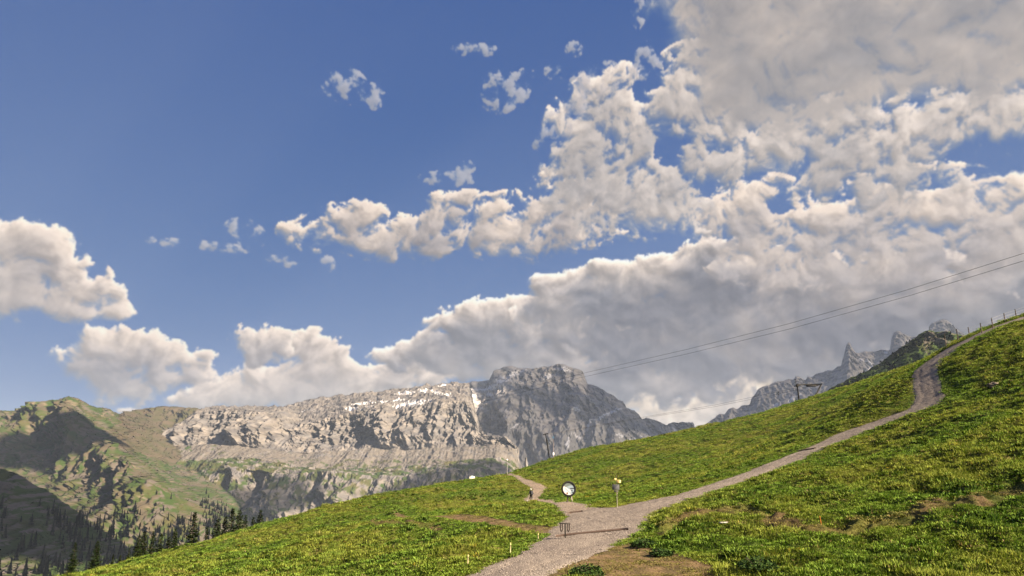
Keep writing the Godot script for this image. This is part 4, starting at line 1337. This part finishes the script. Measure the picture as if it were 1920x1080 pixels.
func ring_sign() -> void:
	var p := stand_at(1071, 940.5)
	p.y -= 0.05
	var m := -p.z / (F * cos(PITCH))               # metres per photo pixel here
	var o := thing("round_sign", p, face_eye(p) + 0.25)
	var black := mat(Color(0.004, 0.004, 0.004), 0.9)
	var r0 := 13.4 * m
	var mid := Vector3(-4.0 * m, 24.0 * m, 0)
	var frame := TorusMesh.new()
	frame.outer_radius = r0; frame.inner_radius = r0 * 0.74; frame.rings = 40; frame.ring_segments = 12
	var f := put("frame", frame, black, o)
	f.position = mid
	f.rotation.x = PI / 2 - 0.12
	# the picture on the disc: pale sky, a white slope and dark lines
	var img := Image.create_empty(128, 128, false, Image.FORMAT_RGB8)
	for y in 128:
		for x in 128:
			var u := x / 128.0
			var w := y / 128.0
			var c := Color(0.46, 0.52, 0.57)
			if w < 0.30 + 0.06 * sin(u * 7.0): c = Color(0.34, 0.38, 0.38)
			if w > 0.30 + 0.75 * pow(maxf(u - 0.08, 0.0), 1.4) and u < 0.62: c = Color(0.78, 0.76, 0.74)
			if absf(w - (0.26 + 0.9 * u)) < 0.06 and u > 0.2 and u < 0.75: c = Color(0.50, 0.54, 0.59)
			if u > 0.60 and absf(w - 0.46) < 0.035: c = Color(0.08, 0.09, 0.10)
			if Vector2(u - 0.73, w - 0.60).length() < 0.055 or Vector2(u - 0.78, w - 0.74).length() < 0.05: c = Color(0.10, 0.11, 0.13)
			if Vector2(u - 0.36, w - 0.80).length() < 0.07: c = Color(0.30, 0.14, 0.13)
			img.set_pixel(x, y, c)
	var pm := StandardMaterial3D.new()
	pm.albedo_texture = ImageTexture.create_from_image(img)
	pm.roughness = 0.35
	var v := PackedVector3Array(); var n := PackedVector3Array(); var uv := PackedVector2Array(); var idx := PackedInt32Array()
	for face in 2:
		var z := 0.02 if face == 0 else -0.02
		var at0 := v.size()
		v.append(Vector3(0, 0, z)); n.append(Vector3(0, 0, signf(z))); uv.append(Vector2(0.5, 0.5))
		for k in 40:
			var a := TAU * k / 40.0
			v.append(Vector3(cos(a) * r0 * 0.88, sin(a) * r0 * 0.88, z)); n.append(Vector3(0, 0, signf(z))); uv.append(Vector2(0.5 + 0.5 * cos(a), 0.5 - 0.5 * sin(a)))
			idx.append_array(PackedInt32Array([at0, at0 + 1 + (k + 1) % 40, at0 + 1 + k] if face == 0 else [at0, at0 + 1 + k, at0 + 1 + (k + 1) % 40]))
	var arr := []
	arr.resize(Mesh.ARRAY_MAX)
	arr[Mesh.ARRAY_VERTEX] = v; arr[Mesh.ARRAY_NORMAL] = n; arr[Mesh.ARRAY_TEX_UV] = uv; arr[Mesh.ARRAY_INDEX] = idx
	var disc := ArrayMesh.new()
	disc.add_surface_from_arrays(Mesh.PRIMITIVE_TRIANGLES, arr)
	var dd := put("picture_disc", disc, pm, o)
	dd.position = mid
	dd.rotation.x = -0.12
	put("post", one_mesh(func(st): pole(st, Vector3(2.6 * m, -0.3, 0), Vector3(0.0, 12.5 * m, -0.02), 0.09, 0.08)), mat(Color(0.45, 0.40, 0.34), 0.7), o)
	put("post", one_mesh(func(st): pole(st, Vector3(-8.0 * m, -0.3, 0), Vector3(-6.0 * m, 12.0 * m, -0.02), 0.09, 0.08)), mat(Color(0.06, 0.05, 0.045), 0.8), o)
	tag(o, "big round sign with thick black ring and pale picture beside the footpath", "sign")

func hike_sign() -> void:
	var p := stand_at(1157, 952)
	var m := -p.z / (F * cos(PITCH))
	var o := thing("trail_signpost", p, face_eye(p))
	var steel := mat(Color(0.26, 0.24, 0.20), 0.6, 0.2)
	var yellow := mat(Color(0.80, 0.62, 0.22), 0.5)
	put("pole", one_mesh(func(st): pole(st, Vector3(0.4 * m, -0.3, 0), Vector3(0.6 * m, 58.0 * m, 0), 0.024, 0.022)), steel, o)
	put("arrow_plate", one_mesh(func(st): slab(st, Vector3(4.4 * m, 46.6 * m, 0.05), Vector3(3.7 * m, 2.4 * m, 0.012))), yellow, o)
	put("lettering", one_mesh(func(st):
		for k in 3: slab(st, Vector3((4.2 - 0.3 * k) * m, (48.0 - 1.4 * k) * m, 0.066), Vector3((2.6 - 0.4 * k) * m, 0.28 * m, 0.003))), mat(Color(0.03, 0.03, 0.03)), o)
	put("arrow_plate", one_mesh(func(st): slab(st, Vector3(-1.6 * m, 50.6 * m, 0.05), Vector3(1.8 * m, 1.5 * m, 0.012))), yellow, o)
	put("info_board", one_mesh(func(st): slab(st, Vector3(-1.0 * m, 37.0 * m, 0.06), Vector3(6.2 * m, 4.6 * m, 0.02))), mat(Color(0.05, 0.055, 0.065), 0.8), o)
	put("info_board", one_mesh(func(st): slab(st, Vector3(-0.5 * m, 30.0 * m, 0.06), Vector3(3.6 * m, 1.6 * m, 0.02))), mat(Color(0.06, 0.055, 0.05), 0.8), o)
	put("clamp", one_mesh(func(st): slab(st, Vector3(0.5 * m, 26.5 * m, 0.0), Vector3(0.07, 0.05, 0.06))), mat(Color(0.2, 0.15, 0.12), 0.6), o)
	tag(o, "trail signpost with yellow plates and grey boards at the path junction", "signpost")

func small_things() -> void:
	var wood := mat(Color(0.006, 0.005, 0.004), 0.95)
	# low stand with two hanging loops at the edge of the gravel
	var p := sight_ground(1060, 1008)
	p.y = lie(p.x, p.z)
	var m := -p.z / (F * cos(PITCH))
	var o := thing("barrier_post", p, face_eye(p))
	put("post", one_mesh(func(st): slab(st, Vector3(0, 11.0 * m, 0), Vector3(1.2 * m, 12.5 * m, 0.05))), wood, o)
	put("crossbar", one_mesh(func(st): slab(st, Vector3(-0.6 * m, 23.3 * m, 0.0), Vector3(9.4 * m, 0.9 * m, 0.05))), mat(Color(0.03, 0.026, 0.024), 0.9), o)
	for s in [-6.6, 5.4]:
		put("hanging_loop", one_mesh(func(st): tube(st, [Vector3((s - 1.7) * m, 22.6 * m, 0.03), Vector3((s - 1.6) * m, 13.0 * m, 0.03), Vector3((s - 0.6) * m, 10.2 * m, 0.03), Vector3((s + 0.6) * m, 10.2 * m, 0.03), Vector3((s + 1.6) * m, 13.0 * m, 0.03), Vector3((s + 1.7) * m, 22.6 * m, 0.03)], 0.85 * m, 0.85 * m, 6)), mat(Color(0.016, 0.008, 0.006), 0.95), o)
	tag(o, "low dark wooden post with crossbar and two hanging loops on the gravel", "post")
	# water bars let into the path
	for d in [[[1042, 1006.5], [1178, 993], "dark timber water bar across the gravel beside the low barrier post"], [[1066, 962.5], [1092, 959], "short dark timber water bar where the footpath leaves the gravel"], [[1497, 846], [1528, 841], "dark timber water bar across the gravel path on the slope"]]:
		var a := sight_ground(d[0][0], d[0][1])
		var b := sight_ground(d[1][0], d[1][1])
		a.y = lie(a.x, a.z); b.y = lie(b.x, b.z)
		var w := thing("water_bar", (a + b) * 0.5)
		var dir := (b - a)
		var fwd := dir.cross(Vector3.UP).normalized()
		for s in [-0.11, 0.11]:
			var pts := []
			for k in 9:
				var q: Vector3 = a.lerp(b, k / 8.0) + fwd * s
				pts.append(Vector3(q.x, lie(q.x, q.z) + 0.045, q.z) - w.position)
			put("beam", one_mesh(func(st): tube(st, pts, 0.06, 0.06, 6)), mat(Color(0.07, 0.045, 0.035), 0.9), w)
		tag(w, d[2], "drain")
	# thin pale marker stakes in the grass and an orange one
	for d in [[1008.5, 1012, 998, "pale marker stake where the bare track meets the gravel"], [956.5, 1040, 1021, "pale marker stake in the tall grass left of the gravel"], [876.5, 1064, 1047, "pale marker stake at the grassy edge where the gravel widens"]]:
		var q := stand_at(d[0], d[1])
		var mm := -q.z / (F * cos(PITCH))
		var s := thing("marker_stake", q)
		var tall: float = (d[1] - d[2]) * mm
		put("stake", one_mesh(func(st): pole(st, Vector3(0, -0.25, 0), Vector3(0.02, tall * 0.8, 0), 0.032, 0.028, 6)), mat(Color(0.62, 0.54, 0.30), 0.8), s)
		put("tip", one_mesh(func(st): pole(st, Vector3(0.02, tall * 0.8, 0), Vector3(0.025, tall, 0), 0.03, 0.016, 6)), mat(Color(0.75, 0.68, 0.30), 0.8), s)
		tag(s, d[3], "stake", "pale stakes beside the gravel")
	var q := stand_at(1540, 979)
	var s := thing("marker_stake", q)
	put("stake", one_mesh(func(st): pole(st, Vector3(0, -0.25, 0), Vector3(-0.05, 0.42, 0), 0.028, 0.026, 6)), mat(Color(0.62, 0.22, 0.03), 0.8), s)
	put("tip", one_mesh(func(st): pole(st, Vector3(-0.05, 0.42, 0), Vector3(-0.06, 0.50, 0), 0.026, 0.014, 6)), mat(Color(0.75, 0.35, 0.05), 0.8), s)
	tag(s, "orange marker stake above the brown trodden track in the meadow", "stake")
	# white plank lying in the grass
	q = stand_at(1357, 986.5)
	var pl := put("plank", one_mesh(func(st): slab(st, Vector3(0, 0.09, 0), Vector3(0.24, 0.03, 0.09), Basis(Vector3.UP, 0.2), 0.1)), mat(Color(0.40, 0.39, 0.38), 0.8), self)
	pl.position = q
	tag(pl, "short white plank lying in the grass beside the brown track", "plank")
	# boulder
	q = stand_at(1863, 722)
	var rk := noise(55, 1.1, 4)
	var sp := PackedVector3Array(); var sc := PackedColorArray()
	for j in 17:
		for i in 25:
			var a := PI * j / 16.0
			var b := TAU * i / 24.0
			var n := Vector3(sin(a) * cos(b), cos(a), sin(a) * sin(b))
			var k := 0.7 + 0.5 * rk.get_noise_3d(n.x, n.y, n.z)
			sp.append(Vector3(n.x * 0.8, n.y * 0.5, n.z * 0.6) * k)
			sc.append(Color(0.19, 0.16, 0.135) * (0.8 + 0.5 * rk.get_noise_3d(n.x * 4.0, n.y * 4.0, n.z * 4.0)))
	var bo := put("boulder", grid_mesh(sp, sc, 25, 17), painted_by_vertex(0.95), self)
	bo.position = q + Vector3(0, 0.15, 0)
	tag(bo, "brown boulder half sunk in the steep grass beside the upper path", "boulder")
	# small white board on the crest
	p = at(885, 897, 160)
	p.y = lie(p.x, p.z)
	m = -p.z / (F * cos(PITCH))
	o = thing("notice_board", p, face_eye(p))
	var off := at(885, 902, 160).y - p.y
	for x in [-3.6, 3.6]:
		put("leg", one_mesh(func(st): pole(st, Vector3(x * m, -0.3, 0), Vector3(x * m, off + 3.0 * m, 0), 0.05, 0.05, 6)), mat(Color(0.35, 0.25, 0.15)), o)
	put("panel", one_mesh(func(st): slab(st, Vector3(0, off + 4.4 * m, 0.02), Vector3(4.8 * m, 3.0 * m, 0.05))), mat(Color(0.80, 0.76, 0.62), 0.6), o)
	put("stripe", one_mesh(func(st): slab(st, Vector3(0, off + 2.0 * m, 0.075), Vector3(3.4 * m, 0.35 * m, 0.006))), mat(Color(0.55, 0.30, 0.12), 0.7), o)
	put("gable", one_mesh(func(st):
		var z := 0.06
		var a := [Vector3(-5.0 * m, off + 7.3 * m, 0), Vector3(0, off + 9.2 * m, 0), Vector3(5.0 * m, off + 7.3 * m, 0)]
		for t in [[0, 1, 2, z], [0, 2, 1, -z]]:
			for k in 3: st.add_vertex(a[t[k]] + Vector3(0, 0, t[3]))
		for k in 3:
			var e: Vector3 = a[k]
			var f: Vector3 = a[(k + 1) % 3]
			for t in [e + Vector3(0, 0, z), e - Vector3(0, 0, z), f + Vector3(0, 0, z), f + Vector3(0, 0, z), e - Vector3(0, 0, z), f - Vector3(0, 0, z)]: st.add_vertex(t)), mat(Color(0.55, 0.66, 0.66), 0.6), o)
	tag(o, "small cream notice board with pointed top on the meadow crest", "board")

func lift() -> void:
	var black := mat(Color(0.006, 0.006, 0.007), 0.9)
	var grey := mat(Color(0.30, 0.30, 0.31), 0.5, 0.4)
	# leaning mast with a T head
	var foot := at(1031, 862, 200); foot.y = lie(foot.x, foot.z) - 0.4
	var top := at(1023, 814, 200)
	var o := thing("lift_mast", foot)
	var h := top - foot
	put("mast", one_mesh(func(st): pole(st, Vector3.ZERO, h, 0.15, 0.12, 10)), black, o)
	put("brace", one_mesh(func(st): pole(st, Vector3(0.55, 0, 0.25), h * 0.86 + Vector3(0.12, 0, 0.1), 0.07, 0.06, 6)), mat(Color(0.12, 0.12, 0.13), 0.5, 0.3), o)
	put("cross_arm", one_mesh(func(st): slab(st, h + Vector3(0.05, 0.05, 0), Vector3(0.62, 0.12, 0.12), Basis(Vector3.BACK, 0.22), 0.2)), black, o)
	for x in [-0.55, 0.55]:
		var wm := CylinderMesh.new()
		wm.top_radius = 0.15; wm.bottom_radius = 0.15; wm.height = 0.08; wm.radial_segments = 14
		var wheel := put("rope_wheel", wm, black, o)
		wheel.position = h + Vector3(x, 0.12 * signf(x) - 0.02, 0.18)
		wheel.rotation.x = PI / 2
	tag(o, "black leaning lift mast with a T head on the meadow crest", "lift mast")
	# turning station
	foot = at(1498, 752, 203); foot.y = lie(foot.x, foot.z) - 0.5
	var post := at(1494.5, 721, 203) - foot
	var beam := at(1540, 721, 203) - foot
	var leg := at(1526, 751, 200) - foot
	leg.y = lie(foot.x + leg.x, foot.z + leg.z) - foot.y - 0.4
	o = thing("lift_station", foot)
	put("post", one_mesh(func(st): pole(st, Vector3(0.1, 0, 0), post + Vector3(0, 0.2, 0), 0.22, 0.17, 10)), black, o)
	put("beam", one_mesh(func(st): tube(st, [post + Vector3(-0.1, 0, 0), beam], 0.15, 0.15, 8)), black, o)
	put("inclined_leg", one_mesh(func(st): pole(st, leg, beam + Vector3(0.05, 0.15, 0), 0.22, 0.19, 10)), black, o)
	put("drive_housing", one_mesh(func(st): slab(st, post.lerp(beam, 0.58) + Vector3(0, -0.33, 0), Vector3(1.35, 0.24, 0.35), Basis.IDENTITY, 0.25)), black, o)
	put("drive_housing", one_mesh(func(st): slab(st, post.lerp(beam, 0.8) + Vector3(0, -0.24, 0), Vector3(0.45, 0.14, 0.28), Basis.IDENTITY, 0.25)), black, o)
	put("bracket", one_mesh(func(st):
		slab(st, post + Vector3(-0.1, -0.45, 0), Vector3(0.75, 0.09, 0.1))
		slab(st, post + Vector3(0.4, -0.28, 0), Vector3(0.7, 0.07, 0.1))), black, o)
	put("pulley_block", one_mesh(func(st): slab(st, post + Vector3(0, -0.3, 0.02), Vector3(0.33, 0.35, 0.3), Basis.IDENTITY, 0.3)), black, o)
	put("weather_mast", one_mesh(func(st): pole(st, Vector3(-0.35, 0, -0.3), post + Vector3(-0.25, 1.5, -0.3), 0.06, 0.045, 6)), grey, o)
	put("sensor", one_mesh(func(st): slab(st, post + Vector3(-0.25, 1.45, -0.3), Vector3(0.17, 0.09, 0.12), Basis.IDENTITY, 0.3)), black, o)
	put("sensor", one_mesh(func(st): slab(st, post + Vector3(-0.1, 0.75, -0.2), Vector3(0.12, 0.12, 0.12), Basis.IDENTITY, 0.3)), black, o)
	tag(o, "black lift station frame with horizontal beam and inclined leg on the crest", "lift station")
	# its rope
	var steel := mat(Color(0.05, 0.05, 0.055), 0.5, 0.5)
	for k in 2:
		var pts := []
		for e in [[1495, 727 + 4 * k, 203], [1460, 734 + 4.5 * k, 203], [1340, 759.5 + 3.0 * k, 202], [1200, 783 + 2.0 * k, 201], [1100, 801 + 1.5 * k, 200.5], [1026 - 6 * k, 813.5 + 3.0 * k, 200]]:
			pts.append(at(e[0], e[1], e[2] + 0.25))
		tag(put("haul_rope", one_mesh(func(st): tube(st, pts, 0.028, 0.028, 5)), steel, self), ["upper strand of the thin haul rope from lift station to leaning mast", "lower strand of the thin haul rope from lift station to leaning mast"][k], "rope")
	var gp := at(1460, 738, 203.25)
	o = thing("rope_grip", gp)
	for y in [0.35, -0.35]:
		put("clamp", one_mesh(func(st): slab(st, Vector3(0, y * 1.0, 0), Vector3(0.13, 0.13, 0.1), Basis.IDENTITY, 0.35)), black, o)
	put("hanger", one_mesh(func(st): pole(st, Vector3(0, -0.3, 0), Vector3(0, 0.3, 0), 0.03, 0.03, 6)), black, o)
	tag(o, "small black double clamp hanging on the haul rope beside the lift station", "clamp")
	# the long pair of cables over the valley
	for k in 2:
		var pts := []
		var line := [[-40, 976, 1560], [160, 930, 1180], [330, 891, 870], [500, 851, 640], [700, 803, 460], [900, 752, 350], [1100, 702, 270], [1290, 659, 222], [1480, 612, 186], [1700, 550, 156], [1920, 482, 133], [2200, 392, 112], [2600, 255, 92]]
		for e in line:
			var q := at(e[0], e[1], e[2])
			pts.append(q + Vector3(0, 0.72 - 1.44 * k, 0.4 * k))
		tag(put("lift_cable", one_mesh(func(st): tube(st, pts, 0.04, 0.04, 5)), steel, self), ["upper one of two long dark cables spanning the valley", "lower one of two long dark cables spanning the valley"][k], "cable", "cables spanning the valley")
	# slim poles on the crest
	for d in [[1037.5, 857, 821, "slim mast with blue tip and white box beside the leaning lift mast", 0], [988, 874, 858, "short pale post with dark post beside it on the crest", 1], [951, 888, 863, "slim pole with round white head behind the footpath crest", 2]]:
		var q := at(d[0], d[1], 197 if d[4] != 2 else 186)
		q.y = lie(q.x, q.z) - 0.2
		var t := at(d[0] - (1.0 if d[4] == 1 else 0.0), d[2], -q.z) - q
		var n := thing(["weather_mast", "crest_post", "lamp_pole"][d[4]], q)
		if d[4] == 0:
			put("pole", one_mesh(func(st): pole(st, Vector3.ZERO, t, 0.055, 0.04, 6)), mat(Color(0.35, 0.28, 0.27), 0.5), n)
			put("tip", one_mesh(func(st): slab(st, t + Vector3(0, 0.1, 0), Vector3(0.1, 0.22, 0.1), Basis.IDENTITY, 0.3)), mat(Color(0.08, 0.30, 0.58), 0.5), n)
			put("box", one_mesh(func(st): slab(st, t * 0.2 + Vector3(0, 0.3, 0.1), Vector3(0.2, 0.38, 0.14), Basis.IDENTITY, 0.2)), mat(Color(0.75, 0.75, 0.77), 0.5), n)
		elif d[4] == 1:
			put("post", one_mesh(func(st): pole(st, Vector3.ZERO, t, 0.13, 0.12, 8)), mat(Color(0.50, 0.48, 0.47), 0.7), n)
			put("dark_post", one_mesh(func(st): pole(st, Vector3(-0.3, 0, 0), t + Vector3(-0.3, -0.1, 0), 0.09, 0.08, 8)), mat(Color(0.08, 0.07, 0.07), 0.8), n)
		else:
			put("pole", one_mesh(func(st): pole(st, Vector3.ZERO, t, 0.05, 0.04, 6)), mat(Color(0.40, 0.36, 0.36), 0.6), n)
			var head := SphereMesh.new()
			head.radius = 0.22; head.height = 0.44; head.radial_segments = 12; head.rings = 8
			put("head", head, mat(Color(0.78, 0.78, 0.78), 0.4), n).position = t + Vector3(-0.05, 0.1, 0)
		tag(n, d[3], ["mast", "post", "pole"][d[4]])
	# wire fence along the skyline
	o = thing("wire_fence", Vector3.ZERO)
	var first := true
	var tops := []
	var timber := mat(Color(0.085, 0.065, 0.055), 0.9)
	for e in [[1773, 641, 625], [1796, 633, 617], [1818, 629, 613.5], [1841, 622, 605.5], [1862, 613, 596], [1885, 602, 587], [1906, 594, 580], [1930, 585, 571], [1956, 574, 560]]:
		var q := sight_ground(e[0], e[1] + 2.0)
		if -q.z > 190.0: q = at(e[0], e[1], 126.0)
		q.y = lie(q.x, q.z)
		if first:
			o.position = q
			first = false
		var tall: float = at(e[0], e[2], -q.z).y - q.y
		var f: Vector3 = q - o.position
		put("post", one_mesh(func(st): pole(st, f + Vector3(0, -0.3, 0), f + Vector3(0, tall, 0), 0.075, 0.065, 7)), timber, o)
		tops.append(f + Vector3(0, tall, 0.08))
	for k in 3:
		var pts := []
		for t in tops: pts.append(t - Vector3(0, 0.12 + 0.4 * k, 0))
		put("wire", one_mesh(func(st): tube(st, pts, 0.010, 0.010, 4)), grey, o)
	tag(o, "wire fence on wooden posts along the skyline above the upper path", "fence")

func far_hut() -> void:
	var s: Dictionary = sheets["green_mountain"]
	var best := 1e9
	var p := Vector3.ZERO
	for k in s.v.size():
		var px: float = lerpf(s.px0, s.px1, float(k % s.nx) / (s.nx - 1))
		var e: float = absf(px - 309.0) + absf(s.py[k] - 893.0)
		if e < best and k / s.nx > 8:
			best = e; p = s.v[k]
	var o := thing("mountain_hut", p + Vector3(0, -1, 6), 0.4)
	put("wall", one_mesh(func(st): slab(st, Vector3(0, 3, 0), Vector3(6, 4, 4), Basis.IDENTITY, 0.02)), mat(Color(0.78, 0.76, 0.72)), o)
	put("roof", one_mesh(func(st):
		for s2 in [-1.0, 1.0]: slab(st, Vector3(0, 8.2, s2 * 2.3), Vector3(6.8, 0.25, 2.9), Basis(Vector3.RIGHT, s2 * 0.6), 0.1)), mat(Color(0.30, 0.28, 0.27)), o)
	put("door", one_mesh(func(st): slab(st, Vector3(-2, 1.8, 4.02), Vector3(0.7, 1.4, 0.06))), mat(Color(0.15, 0.09, 0.05)), o)
	for x in [0.6, 3.2]:
		put("window", one_mesh(func(st): slab(st, Vector3(x, 3.6, 4.02), Vector3(0.6, 0.8, 0.06))), mat(Color(0.05, 0.06, 0.07), 0.2), o)
	tag(o, "tiny white mountain hut on the green slope below the cliffs", "hut")

func things() -> void:
	shade_clouds()
	trees()
	ring_sign()
	hike_sign()
	small_things()
	lift()
	far_hut()
	hiker()
	for d in [[1100, 1086, 0.75, 0.5, "leafy green shrub at the near edge of the bare soil", 1], [1208, 1024, 0.7, 0.42, "dark green shrub between gravel bend and bare soil", 2], [1420, 1078, 0.8, 0.5, "dark green shrub growing in the meadow beyond the bare soil", 3], [1240, 1040, 0.55, 0.32, "low green shrub at the grassy edge of the bare soil", 4]]:
		var p := sight_ground(d[0], d[1])
		p.y = ground(p.x, p.z)
		shrub(p, d[2], d[3], d[4], d[5])
